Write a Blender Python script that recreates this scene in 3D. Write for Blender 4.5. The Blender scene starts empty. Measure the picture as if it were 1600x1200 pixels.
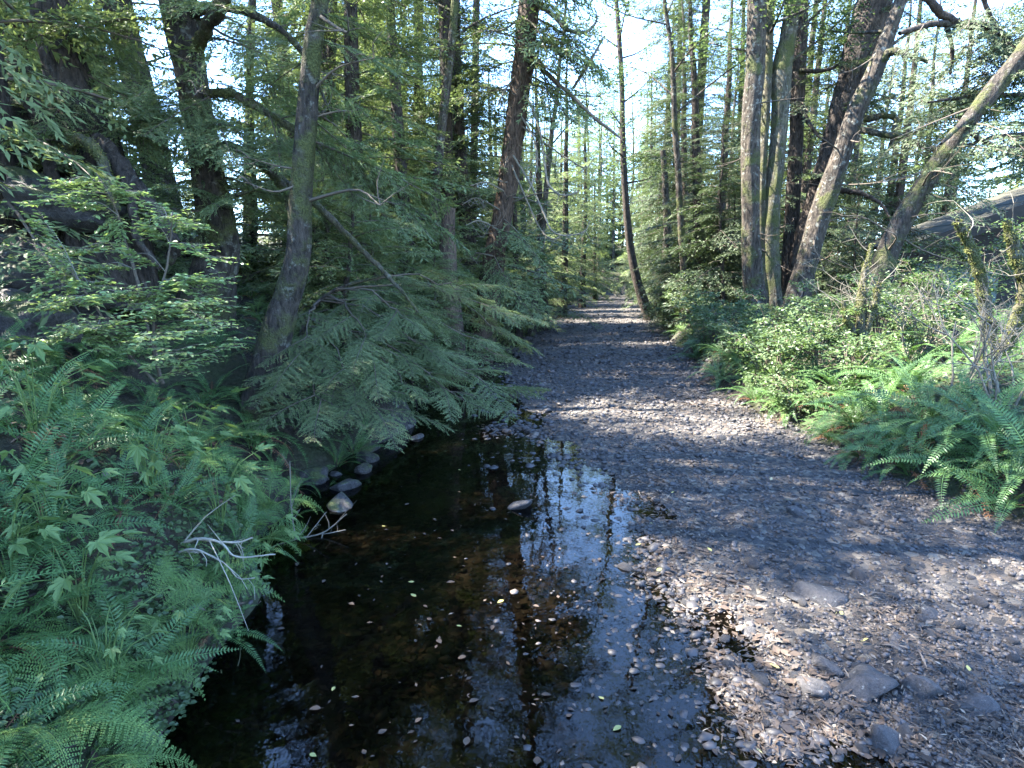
import bpy, bmesh, math, random, re
import numpy as np
from mathutils import Vector, Matrix, Euler

R = math.radians
PI = math.pi
random.seed(7)
RNG = np.random.default_rng(7)
S = bpy.context.scene
C = S.collection

# ------------------------------------------------------------------ camera, sky, sun, exposure
CAM_H = 2.2
PITCH = R(9.8)
FPX = 953.0
cam_d = bpy.data.cameras.new('camera')
cam = bpy.data.objects.new('camera', cam_d)
C.objects.link(cam)
cam.location = (0, 0, CAM_H)
cam.rotation_euler = (PI / 2 - PITCH, 0, 0)
cam_d.sensor_width = 36
cam_d.lens = 36 * FPX / 1600
cam_d.clip_start = 0.05
cam_d.clip_end = 2000
S.camera = cam

SUN_EL = R(53)
SUN_DIR = Vector((-0.93, 0.20, 0)).normalized()          # where the sun stands, seen from the creek
sun_vec = Vector((SUN_DIR.x * math.cos(SUN_EL), SUN_DIR.y * math.cos(SUN_EL), math.sin(SUN_EL)))
W = bpy.data.worlds.new('World')
S.world = W
W.use_nodes = True
wn = W.node_tree.nodes
wl = W.node_tree.links
wn.clear()
sky = wn.new('ShaderNodeTexSky')
sky.sky_type = 'NISHITA'
sky.sun_disc = False
sky.sun_elevation = SUN_EL
sky.sun_rotation = math.atan2(SUN_DIR.x, SUN_DIR.y)
sky.altitude = 0
sky.air_density = 0.85
sky.dust_density = 0.0
sky.ozone_density = 6.0
bg = wn.new('ShaderNodeBackground')
bg.inputs[1].default_value = 0.15
wo = wn.new('ShaderNodeOutputWorld')
wl.new(sky.outputs[0], bg.inputs[0])
wl.new(bg.outputs[0], wo.inputs[0])
sd = bpy.data.lights.new('sun', 'SUN')
sd.energy = 5.0
sd.angle = R(0.53)
sd.color = (1.0, 0.95, 0.86)
sun = bpy.data.objects.new('sun', sd)
C.objects.link(sun)
sun.rotation_euler = (-sun_vec).to_track_quat('-Z', 'Y').to_euler()
sun.location = (-20, 10, 40)

S.view_settings.view_transform = 'Standard'
S.view_settings.look = 'None'
S.view_settings.gamma = 1
S.view_settings.use_curve_mapping = False
S.view_settings.exposure = 3.82
S.render.engine = 'CYCLES'
S.cycles.max_bounces = 8
S.cycles.diffuse_bounces = 2
S.cycles.glossy_bounces = 3
S.cycles.transmission_bounces = 4
S.cycles.transparent_max_bounces = 8
S.cycles.caustics_reflective = False
S.cycles.caustics_refractive = False
S.cycles.use_denoising = True
S.cycles.volume_bounces = 0
HAZE = 0.0


# ------------------------------------------------------------------ pixel (1600 x 1200 photo) <-> place
def ray(px, py):
    x = (px - 800) / FPX
    y = -(py - 600) / FPX
    cp, sp = math.cos(PITCH), math.sin(PITCH)
    return np.array([x, cp + y * sp, -sp + y * cp])


def P(px, py, depth):
    d = ray(px, py)
    return np.array([0, 0, CAM_H]) + d * (depth / d[1])


def G(px, py, z=0.0):
    d = ray(px, py)
    return np.array([0, 0, CAM_H]) + d * ((z - CAM_H) / d[2])


def to_px(p):
    cp, sp = math.cos(PITCH), math.sin(PITCH)
    v = np.asarray(p, float) - np.array([0, 0, CAM_H])
    f = v[1] * cp - v[2] * sp
    u = v[1] * sp + v[2] * cp
    return 800 + FPX * v[0] / f, 600 - FPX * u / f


# ------------------------------------------------------------------ mesh helpers
class MB:
    """collects vertices and faces as arrays and links them as one mesh"""

    def __init__(self):
        self.v, self.f, self.a, self.m, self.s = [], [], [], [], []
        self.n = 0

    def add(self, V, F, var=0.5, mat=0, smooth=True):
        V = np.asarray(V, np.float32).reshape(-1, 3)
        F = np.asarray(F, np.int64)
        if not len(V) or not len(F):
            return
        self.v.append(V)
        a = np.full(len(V), var, np.float32) if np.isscalar(var) else np.asarray(var, np.float32)
        self.a.append(a)
        self.f.append(F + self.n)
        self.m.append(np.full(len(F), mat, np.int32))
        self.s.append(np.full(len(F), smooth, bool))
        self.n += len(V)

    def polys(self, V, var=0.5, mat=0, smooth=False):
        """V (n, k, 3): n separate k-gons; var (n,)"""
        n, k = V.shape[:2]
        if n == 0:
            return
        F = np.arange(n * k).reshape(n, k)
        if not np.isscalar(var):
            var = np.repeat(var, k)
        self.add(V.reshape(-1, 3), F, var, mat, smooth)

    def tube(self, pts, rad, sides=6, var=0.5, mat=0, caps=True):
        V, F = tube(pts, rad, sides)
        self.add(V, F, var, mat, True)

    def mesh(self, name, mats):
        me = bpy.data.meshes.new(name)
        V = np.concatenate(self.v)
        me.vertices.add(len(V))
        me.vertices.foreach_set('co', V.ravel())
        loops = np.concatenate([f.ravel() for f in self.f]).astype(np.int32)
        tot = np.concatenate([np.full(len(f), f.shape[1], np.int32) for f in self.f])
        st = np.concatenate([[0], np.cumsum(tot)[:-1]]).astype(np.int32)
        me.loops.add(len(loops))
        me.loops.foreach_set('vertex_index', loops)
        me.polygons.add(len(tot))
        me.polygons.foreach_set('loop_start', st)
        me.polygons.foreach_set('material_index', np.concatenate(self.m))
        me.polygons.foreach_set('use_smooth', np.concatenate(self.s))
        at = me.attributes.new('var', 'FLOAT', 'POINT')
        at.data.foreach_set('value', np.concatenate(self.a))
        for m in mats if isinstance(mats, (list, tuple)) else [mats]:
            me.materials.append(m)
        me.update(calc_edges=True)
        return me

    def build(self, name, mats, parent=None, off=None):
        if off is not None:
            o3 = np.asarray(off, np.float32)
            self.v = [v - o3 for v in self.v]
        return obj(name, self.mesh(name, mats), parent)


def obj(name, me, parent=None, loc=None, rot=None, scale=None):
    o = bpy.data.objects.new(name, me)
    C.objects.link(o)
    if parent is not None:
        o.parent = parent
    if loc is not None:
        o.location = [float(c) for c in loc]
    if rot is not None:
        o.rotation_euler = rot
    if scale is not None:
        o.scale = (scale,) * 3 if np.isscalar(scale) else scale
    return o


def tag(o, label=None, cat=None, group=None, kind=None):
    if label:
        o['label'] = label
    if cat:
        o['category'] = cat
    if group:
        o['group'] = group
    if kind:
        o['kind'] = kind
    return o


def thing(name, label, cat, loc=(0, 0, 0), rot=(0, 0, 0), scale=1, group=None):
    o = bpy.data.objects.new(name, None)
    C.objects.link(o)
    o.empty_display_size = 0.2
    o.location = [float(c) for c in loc]
    o.rotation_euler = rot
    o.scale = (scale,) * 3 if np.isscalar(scale) else scale
    return tag(o, label, cat, group)


def unit(v):
    v = np.asarray(v, float)
    return v / (np.linalg.norm(v, axis=-1, keepdims=True) + 1e-9)


def resample(pts, n):
    """Catmull-Rom through the points (columns beyond xyz, such as a radius, ride along)"""
    pts = np.asarray(pts, float)
    k = len(pts)
    if k == 2:
        t = np.linspace(0, 1, n)[:, None]
        return pts[0] * (1 - t) + pts[1] * t
    ext = np.vstack([2 * pts[0] - pts[1], pts, 2 * pts[-1] - pts[-2]])
    out = []
    seg = np.linspace(0, k - 1 - 1e-6, n)
    for s in seg:
        i = int(s)
        t = s - i
        p0, p1, p2, p3 = ext[i], ext[i + 1], ext[i + 2], ext[i + 3]
        out.append(0.5 * (2 * p1 + (p2 - p0) * t + (2 * p0 - 5 * p1 + 4 * p2 - p3) * t * t + (3 * p1 - p0 - 3 * p2 + p3) * t ** 3))
    return np.array(out)


def frames(pts):
    T = unit(np.gradient(pts, axis=0))
    n = len(pts)
    U = np.zeros_like(T)
    ref = np.array([0, 1, 0.0]) if abs(T[0][1]) < 0.9 else np.array([1.0, 0, 0])
    u = ref - T[0] * np.dot(ref, T[0])
    U[0] = u / np.linalg.norm(u)
    for i in range(1, n):
        u = U[i - 1] - T[i] * np.dot(U[i - 1], T[i])
        U[i] = u / (np.linalg.norm(u) + 1e-9)
    return T, U, np.cross(T, U)


def tube(pts, rad, sides=6, rmul=None):
    pts = np.asarray(pts, float)
    rad = np.broadcast_to(np.asarray(rad, float), (len(pts),))
    T, U, B = frames(pts)
    th = np.arange(sides) / sides * 2 * PI
    r = rad[:, None] * (rmul if rmul is not None else 1.0) * np.ones((1, sides))
    V = pts[:, None, :] + r[..., None] * (np.cos(th)[None, :, None] * U[:, None, :] + np.sin(th)[None, :, None] * B[:, None, :])
    n = len(pts)
    i = np.arange(n - 1)[:, None] * sides
    j = np.arange(sides)[None, :]
    j2 = (j + 1) % sides
    F = np.stack([i + j, i + j2, i + sides + j2, i + sides + j], -1).reshape(-1, 4)
    return V.reshape(-1, 3), F


def sines(seed, dims, n=10, f0=1.0, f1=6.0):
    """a smooth random field as a sum of sines; call it with (..., dims)"""
    rg = np.random.default_rng(seed)
    K = unit(rg.normal(size=(n, dims))) * rg.uniform(f0, f1, (n, 1))
    ph = rg.uniform(0, 2 * PI, n)
    am = 1 / np.linalg.norm(K, axis=1) ** 0.8
    am = am / np.sqrt((am ** 2).sum() / 2)

    def f(X):
        return (np.sin(np.asarray(X) @ K.T + ph) * am).sum(-1)
    return f


def leaf_quads(Pp, D, N, L, Wd, bend=0.0):
    """diamond leaves: base points, direction, normal, length, width -> (n, 4, 3)"""
    D = unit(D)
    Sd = unit(np.cross(N, D))
    Nn = np.cross(D, Sd)
    L = np.asarray(L).reshape(-1, 1) * np.ones((len(Pp), 1))
    Wd = np.asarray(Wd).reshape(-1, 1) * np.ones((len(Pp), 1))
    m = Pp + D * L * 0.42 + Nn * L * bend
    return np.stack([Pp, m - Sd * Wd / 2, Pp + D * L, m + Sd * Wd / 2], 1)


def leaf_hex(Pp, D, N, L, Wd, bend=0.06):
    """oval leaves with a folded midrib: two quads a leaf -> (2n, 4, 3)"""
    D = unit(D)
    Sd = unit(np.cross(N, D))
    Nn = np.cross(D, Sd)
    L = np.asarray(L).reshape(-1, 1) * np.ones((len(Pp), 1))
    Wd = np.asarray(Wd).reshape(-1, 1) * np.ones((len(Pp), 1))
    b, t = Pp, Pp + D * L - Nn * L * 0.08
    up = Nn * L * bend
    q1 = np.stack([b, b + D * L * 0.28 + Sd * Wd * 0.46 + up, b + D * L * 0.68 + Sd * Wd * 0.38 + up, t], 1)
    q2 = np.stack([b, t, b + D * L * 0.68 - Sd * Wd * 0.38 + up, b + D * L * 0.28 - Sd * Wd * 0.46 + up], 1)
    return np.concatenate([q1, q2])


def rot_to(dirv, up=(0, 0, 1), roll=0.0):
    """3x3 whose columns are x = dirv, z near up"""
    x = unit(np.asarray(dirv, float))
    u = np.asarray(up, float)
    y = np.cross(u, x)
    if np.linalg.norm(y) < 1e-3:
        y = np.array([0, 1, 0.0])
    y = unit(y)
    z = np.cross(x, y)
    c, s = math.cos(roll), math.sin(roll)
    y2, z2 = c * y + s * z, -s * y + c * z
    return np.stack([x, y2, z2], 1)


def euler_of(M):
    return Matrix(M.tolist()).to_euler()


# ------------------------------------------------------------------ materials
def new_mat(name):
    m = bpy.data.materials.new(name)
    m.use_nodes = True
    nt = m.node_tree
    nt.nodes.clear()
    out = nt.nodes.new('ShaderNodeOutputMaterial')
    return m, nt, out


def nd(nt, kind, **kw):
    n = nt.nodes.new(kind)
    for k, v in kw.items():
        if k.startswith('i_'):
            key = k[2:]
            key = int(key) if key.isdigit() else key
            n.inputs[key].default_value = v
        else:
            setattr(n, k, v)
    return n


def ramp(nt, src, stops, interp='LINEAR'):
    r = nt.nodes.new('ShaderNodeValToRGB')
    r.color_ramp.interpolation = interp
    e = r.color_ramp.elements
    while len(e) < len(stops):
        e.new(0.5)
    for el, (p, c) in zip(e, stops):
        el.position = p
        el.color = (*c, 1) if len(c) == 3 else c
    nt.links.new(src, r.inputs[0])
    return r.outputs[0]


def mixc(nt, fac, a, b, mode='MIX'):
    m = nt.nodes.new('ShaderNodeMix')
    m.data_type = 'RGBA'
    m.blend_type = mode
    for sock, val in ((m.inputs[0], fac), (m.inputs[6], a), (m.inputs[7], b)):
        if isinstance(val, (int, float)):
            sock.default_value = val
        elif isinstance(val, tuple):
            sock.default_value = (*val, 1)
        else:
            nt.links.new(val, sock)
    return m.outputs[2]


def math_n(nt, op, a, b=0.0, clamp=False):
    m = nt.nodes.new('ShaderNodeMath')
    m.operation = op
    m.use_clamp = clamp
    for sock, val in ((m.inputs[0], a), (m.inputs[1], b)):
        if isinstance(val, (int, float)):
            sock.default_value = val
        else:
            nt.links.new(val, sock)
    return m.outputs[0]


def noise(nt, vec, scale, detail=4, rough=0.55):
    n = nd(nt, 'ShaderNodeTexNoise', i_Scale=scale, i_Detail=detail, i_Roughness=rough)
    if vec is not None:
        nt.links.new(vec, n.inputs['Vector'])
    return n.outputs[0]


def bump(nt, h, strength=0.5, dist=0.02):
    b = nd(nt, 'ShaderNodeBump', i_Strength=strength, i_Distance=dist)
    nt.links.new(h, b.inputs['Height'])
    return b.outputs[0]


def leaf_mat(name, lo, hi, odd=None, rough=0.5, trans=0.35, spec=0.4):
    """leaf: colour varies leaf by leaf (attribute) and plant by plant; lets light through"""
    m, nt, out = new_mat(name)
    at = nd(nt, 'ShaderNodeAttribute', attribute_name='var')
    oi = nd(nt, 'ShaderNodeObjectInfo')
    f = math_n(nt, 'ADD', math_n(nt, 'MULTIPLY', at.outputs['Fac'], 0.65), math_n(nt, 'MULTIPLY', oi.outputs['Random'], 0.35))
    stops = [(0.0, lo), (0.85, hi)]
    if odd:
        stops = [(0.0, lo), (0.8, hi), (0.93, hi), (0.97, odd)]
    col = ramp(nt, f, stops)
    p = nd(nt, 'ShaderNodeBsdfPrincipled', i_Roughness=rough)
    p.inputs['Specular IOR Level'].default_value = spec
    nt.links.new(col, p.inputs['Base Color'])
    t = nd(nt, 'ShaderNodeBsdfTranslucent')
    tc = mixc(nt, 1.0, col, (1.05, 1.12, 0.72), 'MULTIPLY')
    nt.links.new(tc, t.inputs[0])
    mx = nd(nt, 'ShaderNodeMixShader', i_0=trans)
    nt.links.new(p.outputs[0], mx.inputs[1])
    nt.links.new(t.outputs[0], mx.inputs[2])
    nt.links.new(mx.outputs[0], out.inputs[0])
    return m


def bark_mat(name, dark, light, moss=0.3, lichen=0.2, scale=1.0, mosscol=(0.066, 0.072, 0.024)):
    m, nt, out = new_mat(name)
    tc = nd(nt, 'ShaderNodeTexCoord')
    mp = nd(nt, 'ShaderNodeMapping')
    mp.inputs['Scale'].default_value = (scale, scale, scale * 0.28)
    nt.links.new(tc.outputs['Object'], mp.inputs[0])
    iso = tc.outputs['Object']
    n1 = noise(nt, mp.outputs[0], 22, 6, 0.65)
    n2 = noise(nt, iso, 3.0 * scale, 3)
    n3 = noise(nt, iso, 9.0 * scale, 5, 0.7)
    base = ramp(nt, n1, [(0.36, tuple(c * 0.5 for c in dark)), (0.5, tuple((a + b) * 0.28 for a, b in zip(dark, light))), (0.72, tuple(c * 0.64 for c in light))])
    base = mixc(nt, 0.7, base, ramp(nt, n2, [(0.3, (0.5, 0.5, 0.5)), (0.7, (1.25, 1.2, 1.15))]), 'MULTIPLY')
    lf = ramp(nt, n3, [(0.62 - lichen * 0.25, (0, 0, 0)), (0.68 - lichen * 0.2, (1, 1, 1))])
    base = mixc(nt, math_n(nt, 'MULTIPLY', lf, min(1, lichen * 2.2)), base, (0.2, 0.2, 0.17))
    n4 = noise(nt, iso, 2.2 * scale, 5, 0.65)
    mf = ramp(nt, n4, [(0.66 - moss * 0.4, (0, 0, 0)), (0.80 - moss * 0.4, (1, 1, 1))])
    n5 = noise(nt, iso, 60 * scale, 2)
    mc = ramp(nt, n5, [(0.3, tuple(c * 0.5 for c in mosscol)), (0.7, tuple(c * 1.4 for c in mosscol))])
    base = mixc(nt, mf, base, mc)
    p = nd(nt, 'ShaderNodeBsdfPrincipled', i_Roughness=0.9)
    p.inputs['Specular IOR Level'].default_value = 0.2
    nt.links.new(base, p.inputs['Base Color'])
    h = math_n(nt, 'ADD', n1, math_n(nt, 'MULTIPLY', n5, math_n(nt, 'MULTIPLY', mf, 0.8)))
    nt.links.new(bump(nt, h, 1.0, 0.06 / scale), p.inputs['Normal'])
    nt.links.new(p.outputs[0], out.inputs[0])
    return m


def rock_mat(name, dark, light, moss=0.3, lichen=0.2, rough=0.75, scale=1.0):
    m, nt, out = new_mat(name)
    tc = nd(nt, 'ShaderNodeTexCoord')
    oi = nd(nt, 'ShaderNodeObjectInfo')
    at = nd(nt, 'ShaderNodeAttribute', attribute_name='var')
    iso = tc.outputs['Object']
    n1 = noise(nt, iso, 6 * scale, 8, 0.68)
    n2 = noise(nt, iso, 2.2 * scale, 4)
    base = ramp(nt, n1, [(0.3, dark), (0.7, light)])
    rnd = math_n(nt, 'ADD', math_n(nt, 'MULTIPLY', oi.outputs['Random'], 0.6), math_n(nt, 'MULTIPLY', at.outputs['Fac'], 0.4))
    base = mixc(nt, 0.85, base, ramp(nt, rnd, [(0.05, (0.45, 0.46, 0.5)), (0.5, (0.9, 0.9, 0.92)), (0.9, (1.35, 1.22, 1.12))]), 'MULTIPLY')
    lf = ramp(nt, noise(nt, iso, 4.5 * scale, 6, 0.6), [(0.62, (0, 0, 0)), (0.66, (1, 1, 1))])
    base = mixc(nt, math_n(nt, 'MULTIPLY', lf, lichen), base, (0.4, 0.41, 0.38))
    geo = nd(nt, 'ShaderNodeNewGeometry')
    sep = nd(nt, 'ShaderNodeSeparateXYZ')
    nt.links.new(geo.outputs['Normal'], sep.inputs[0])
    mv = math_n(nt, 'ADD', math_n(nt, 'MULTIPLY', sep.outputs[2], 0.25), n2)
    mf = ramp(nt, mv, [(0.86 - moss * 0.5, (0, 0, 0)), (0.98 - moss * 0.5, (1, 1, 1))])
    mc = ramp(nt, noise(nt, iso, 55 * scale, 2), [(0.3, (0.025, 0.034, 0.01)), (0.7, (0.085, 0.1, 0.028))])
    base = mixc(nt, mf, base, mc)
    n9 = noise(nt, iso, 24 * scale, 5, 0.7)
    base = mixc(nt, 0.8, base, ramp(nt, n9, [(0.3, (0.5, 0.5, 0.5)), (0.62, (1.25, 1.25, 1.25))]), 'MULTIPLY')
    p = nd(nt, 'ShaderNodeBsdfPrincipled', i_Roughness=rough)
    p.inputs['Specular IOR Level'].default_value = 0.4
    nt.links.new(base, p.inputs['Base Color'])
    nt.links.new(bump(nt, math_n(nt, 'ADD', n1, math_n(nt, 'MULTIPLY', n9, 0.35)), 1.0, 0.09 / scale), p.inputs['Normal'])
    nt.links.new(p.outputs[0], out.inputs[0])
    return m


def plain_mat(name, a, b, rough=0.8, scale=12, bumpd=0.004, spec=0.3):
    """a and b mixed by the var attribute and a fine noise"""
    m, nt, out = new_mat(name)
    tc = nd(nt, 'ShaderNodeTexCoord')
    at = nd(nt, 'ShaderNodeAttribute', attribute_name='var')
    oi = nd(nt, 'ShaderNodeObjectInfo')
    n = noise(nt, tc.outputs['Object'], scale, 5, 0.65)
    f = math_n(nt, 'ADD', math_n(nt, 'MULTIPLY', at.outputs['Fac'], 0.45), math_n(nt, 'MULTIPLY', n, 0.35))
    f = math_n(nt, 'ADD', f, math_n(nt, 'MULTIPLY', oi.outputs['Random'], 0.2))
    col = ramp(nt, f, [(0.2, a), (0.75, b)])
    p = nd(nt, 'ShaderNodeBsdfPrincipled', i_Roughness=rough)
    p.inputs['Specular IOR Level'].default_value = spec
    nt.links.new(col, p.inputs['Base Color'])
    nt.links.new(bump(nt, n, 0.5, bumpd), p.inputs['Normal'])
    nt.links.new(p.outputs[0], out.inputs[0])
    return m


def ramp_mat(name, stops, rough=0.7, spec=0.4, trans=0.0):
    """colour straight from the var attribute"""
    m, nt, out = new_mat(name)
    at = nd(nt, 'ShaderNodeAttribute', attribute_name='var')
    col = ramp(nt, at.outputs['Fac'], stops)
    p = nd(nt, 'ShaderNodeBsdfPrincipled', i_Roughness=rough)
    p.inputs['Specular IOR Level'].default_value = spec
    nt.links.new(col, p.inputs['Base Color'])
    if trans:
        t = nd(nt, 'ShaderNodeBsdfTranslucent')
        nt.links.new(col, t.inputs[0])
        mx = nd(nt, 'ShaderNodeMixShader', i_0=trans)
        nt.links.new(p.outputs[0], mx.inputs[1])
        nt.links.new(t.outputs[0], mx.inputs[2])
        nt.links.new(mx.outputs[0], out.inputs[0])
    else:
        nt.links.new(p.outputs[0], out.inputs[0])
    return m


def ground_mat():
    m, nt, out = new_mat('ground')
    tc = nd(nt, 'ShaderNodeTexCoord')
    at = nd(nt, 'ShaderNodeAttribute', attribute_name='var')      # 0 bed, 1 bank soil
    o = tc.outputs['Object']
    vor = nd(nt, 'ShaderNodeTexVoronoi', i_Scale=16.0)
    nt.links.new(o, vor.inputs['Vector'])
    vc = nd(nt, 'ShaderNodeSeparateColor')
    nt.links.new(vor.outputs['Color'], vc.inputs[0])
    bed = ramp(nt, vc.outputs[0], [(0.0, (0.016, 0.015, 0.015)), (0.45, (0.04, 0.038, 0.038)), (0.75, (0.065, 0.05, 0.038)), (1.0, (0.12, 0.11, 0.095))])
    bed = mixc(nt, 0.6, bed, ramp(nt, noise(nt, o, 5, 5), [(0.3, (0.5, 0.48, 0.45)), (0.7, (1.2, 1.15, 1.05))]), 'MULTIPLY')
    ns = noise(nt, o, 9, 8, 0.7)
    soil = ramp(nt, ns, [(0.3, (0.008, 0.006, 0.004)), (0.55, (0.024, 0.017, 0.011)), (0.75, (0.06, 0.042, 0.027))])
    mossf = ramp(nt, noise(nt, o, 1.6, 5), [(0.42, (0, 0, 0)), (0.6, (1, 1, 1))])
    soil = mixc(nt, math_n(nt, 'MULTIPLY', mossf, 0.85), soil, (0.026, 0.036, 0.012))
    col = mixc(nt, at.outputs['Fac'], bed, soil)
    p = nd(nt, 'ShaderNodeBsdfPrincipled', i_Roughness=0.8)
    p.inputs['Specular IOR Level'].default_value = 0.3
    nt.links.new(col, p.inputs['Base Color'])
    h = math_n(nt, 'ADD', math_n(nt, 'MULTIPLY', vor.outputs['Distance'], -1.0), ns)
    nt.links.new(bump(nt, h, 0.8, 0.05), p.inputs['Normal'])
    nt.links.new(p.outputs[0], out.inputs[0])
    return m


def water_mat():
    m, nt, out = new_mat('creek_water')
    tc = nd(nt, 'ShaderNodeTexCoord')
    mp = nd(nt, 'ShaderNodeMapping')
    mp.inputs['Scale'].default_value = (1.0, 0.6, 1.0)
    nt.links.new(tc.outputs['Object'], mp.inputs[0])
    h = math_n(nt, 'ADD', noise(nt, mp.outputs[0], 5.0, 3, 0.5), math_n(nt, 'MULTIPLY', noise(nt, mp.outputs[0], 22, 2, 0.5), 0.16))
    b = bump(nt, h, 0.10, 0.02)
    fr = nd(nt, 'ShaderNodeFresnel', i_IOR=1.333)
    nt.links.new(b, fr.inputs['Normal'])
    gl = nd(nt, 'ShaderNodeBsdfGlossy', i_Roughness=0.012)
    nt.links.new(b, gl.inputs['Normal'])
    tr = nd(nt, 'ShaderNodeBsdfTransparent')
    tr.inputs[0].default_value = (0.2, 0.185, 0.15, 1)
    mx = nd(nt, 'ShaderNodeMixShader')
    nt.links.new(fr.outputs[0], mx.inputs[0])
    nt.links.new(tr.outputs[0], mx.inputs[1])
    nt.links.new(gl.outputs[0], mx.inputs[2])
    nt.links.new(mx.outputs[0], out.inputs[0])
    return m


M_GROUND = ground_mat()
M_WATER = water_mat()
M_HEM = leaf_mat('hemlock_needles', (0.048, 0.07, 0.029), (0.165, 0.203, 0.09), rough=0.55, trans=0.38, spec=0.2)
M_HEM2 = leaf_mat('spruce_needles', (0.02, 0.034, 0.017), (0.07, 0.095, 0.042), rough=0.6, trans=0.25, spec=0.3)
M_FERN = leaf_mat('sword_fern_green', (0.016, 0.044, 0.013), (0.1, 0.18, 0.055), rough=0.4, trans=0.3, spec=0.3)
M_LADY = leaf_mat('lady_fern_green', (0.045, 0.095, 0.024), (0.16, 0.25, 0.07), rough=0.5, trans=0.4, spec=0.25)
M_DEADFERN = leaf_mat('dead_fern_brown', (0.068, 0.032, 0.017), (0.194, 0.099, 0.057), rough=0.8, trans=0.2, spec=0.1)
M_SHRUB = leaf_mat('shrub_leaf_green', (0.026, 0.054, 0.022), (0.112, 0.155, 0.062), odd=(0.32, 0.3, 0.05), rough=0.42, trans=0.4, spec=0.35)
M_HUCK = leaf_mat('pale_shrub_leaf', (0.12, 0.18, 0.065), (0.3, 0.38, 0.15), odd=(0.36, 0.36, 0.06), rough=0.38, trans=0.4, spec=0.6)
M_ALDER = leaf_mat('alder_leaf', (0.04, 0.066, 0.028), (0.11, 0.14, 0.06), rough=0.5, trans=0.45, spec=0.4)
M_MAPLE = leaf_mat('thimbleberry_leaf', (0.055, 0.1, 0.028), (0.14, 0.2, 0.065), rough=0.5, trans=0.35, spec=0.25)
M_MOSS = leaf_mat('moss', (0.045, 0.052, 0.016), (0.16, 0.165, 0.06), rough=0.9, trans=0.3, spec=0.1)
M_BARK_DARK = bark_mat('dark_conifer_bark', (0.028, 0.022, 0.018), (0.12, 0.095, 0.078), moss=0.12, lichen=0.1)
M_BARK_MOSSY = bark_mat('mossy_bark', (0.026, 0.021, 0.017), (0.11, 0.092, 0.075), moss=0.45, lichen=0.2)
M_BARK_ALDER = bark_mat('alder_bark', (0.03, 0.024, 0.019), (0.14, 0.115, 0.09), moss=0.36, lichen=0.26, scale=0.8)
M_BARK_CEDAR = bark_mat('cedar_bark', (0.045, 0.03, 0.022), (0.2, 0.14, 0.1), moss=0.1, lichen=0.05)
M_BARK_GREEN = bark_mat('green_mossed_bark', (0.05, 0.045, 0.03), (0.2, 0.18, 0.13), moss=0.5, lichen=0.25)
M_TWIG = plain_mat('twig_brown', (0.03, 0.022, 0.016), (0.12, 0.095, 0.07), 0.85, 20)
M_PALE = plain_mat('pale_dead_wood', (0.1, 0.085, 0.065), (0.36, 0.32, 0.25), 0.8, 15)
M_GREYTWIG = plain_mat('grey_dead_twig', (0.045, 0.04, 0.03), (0.17, 0.15, 0.115), 0.85, 20)
M_ROCK = rock_mat('outcrop_rock', (0.008, 0.0062, 0.005), (0.055, 0.043, 0.033), moss=0.34, lichen=0.5, scale=0.8)
M_MROCK = rock_mat('mossy_rock', (0.018, 0.016, 0.015), (0.085, 0.075, 0.068), moss=0.42, lichen=0.25, scale=2)
M_COBBLE = rock_mat('cobble', (0.016, 0.0155, 0.0165), (0.07, 0.064, 0.062), moss=-0.5, lichen=0.25, rough=0.6, scale=6)
M_GRAVEL = ramp_mat('gravel_stone', [(0, (0.010, 0.009, 0.0095)), (0.35, (0.03, 0.0265, 0.0262)), (0.6, (0.05, 0.043, 0.041)), (0.78, (0.074, 0.056, 0.044)), (0.92, (0.098, 0.08, 0.064)), (1, (0.17, 0.15, 0.13))], 0.6, 0.45)
M_LITTER = ramp_mat('leaf_litter', [(0, (0.02, 0.014, 0.01)), (0.35, (0.06, 0.042, 0.03)), (0.65, (0.098, 0.072, 0.053)), (0.9, (0.2, 0.163, 0.126)), (0.97, (0.27, 0.23, 0.175)), (1, (0.3, 0.27, 0.09))], 0.7, 0.3, 0.15)
M_ROOF = plain_mat('weathered_roof_sheet', (0.02, 0.022, 0.015), (0.07, 0.064, 0.05), 0.95, 3, spec=0.08)
M_DARKWOOD = plain_mat('dark_stained_timber', (0.008, 0.0065, 0.005), (0.028, 0.022, 0.017), 0.8, 10)
M_TANWOOD = plain_mat('brown_soffit_board', (0.03, 0.022, 0.016), (0.08, 0.06, 0.045), 0.8, 8)
M_GREENBOX = plain_mat('dark_green_painted_steel', (0.008, 0.028, 0.024), (0.014, 0.042, 0.036), 0.45, 3, spec=0.5)

# ------------------------------------------------------------------ creek plan
LEFT_PX = [(150, 1330), (232, 1200), (285, 1110), (350, 1000), (405, 920), (440, 860), (490, 790), (560, 715), (630, 655), (690, 605), (745, 560), (790, 515), (835, 492), (872, 478), (902, 465)]
WATER_PX = [(1500, 1330), (1330, 1200), (1235, 1110), (1130, 1000), (1075, 920), (1045, 850), (990, 790), (905, 725), (835, 670), (790, 620), (775, 580), (790, 545), (850, 500), (880, 480), (903, 464.6)]
RIGHT_PX = [(1800, 900), (1620, 835), (1540, 815), (1440, 770), (1340, 722), (1280, 698), (1200, 665), (1140, 630), (1095, 590), (1060, 552), (1030, 515), (1008, 492), (990, 474), (978, 463)]


def edge(pxs):
    a = np.array([G(x, y)[:2] for x, y in pxs])
    a = a[np.argsort(a[:, 1])]
    return a


EL, EW, ER = edge(LEFT_PX), edge(WATER_PX), edge(RIGHT_PX)


def ext(e, near_slope, far):
    a = [(e[0][0] + near_slope * (-9 - e[0][1]), -9)]
    return np.array(a + list(map(tuple, e)) + far)


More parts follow.
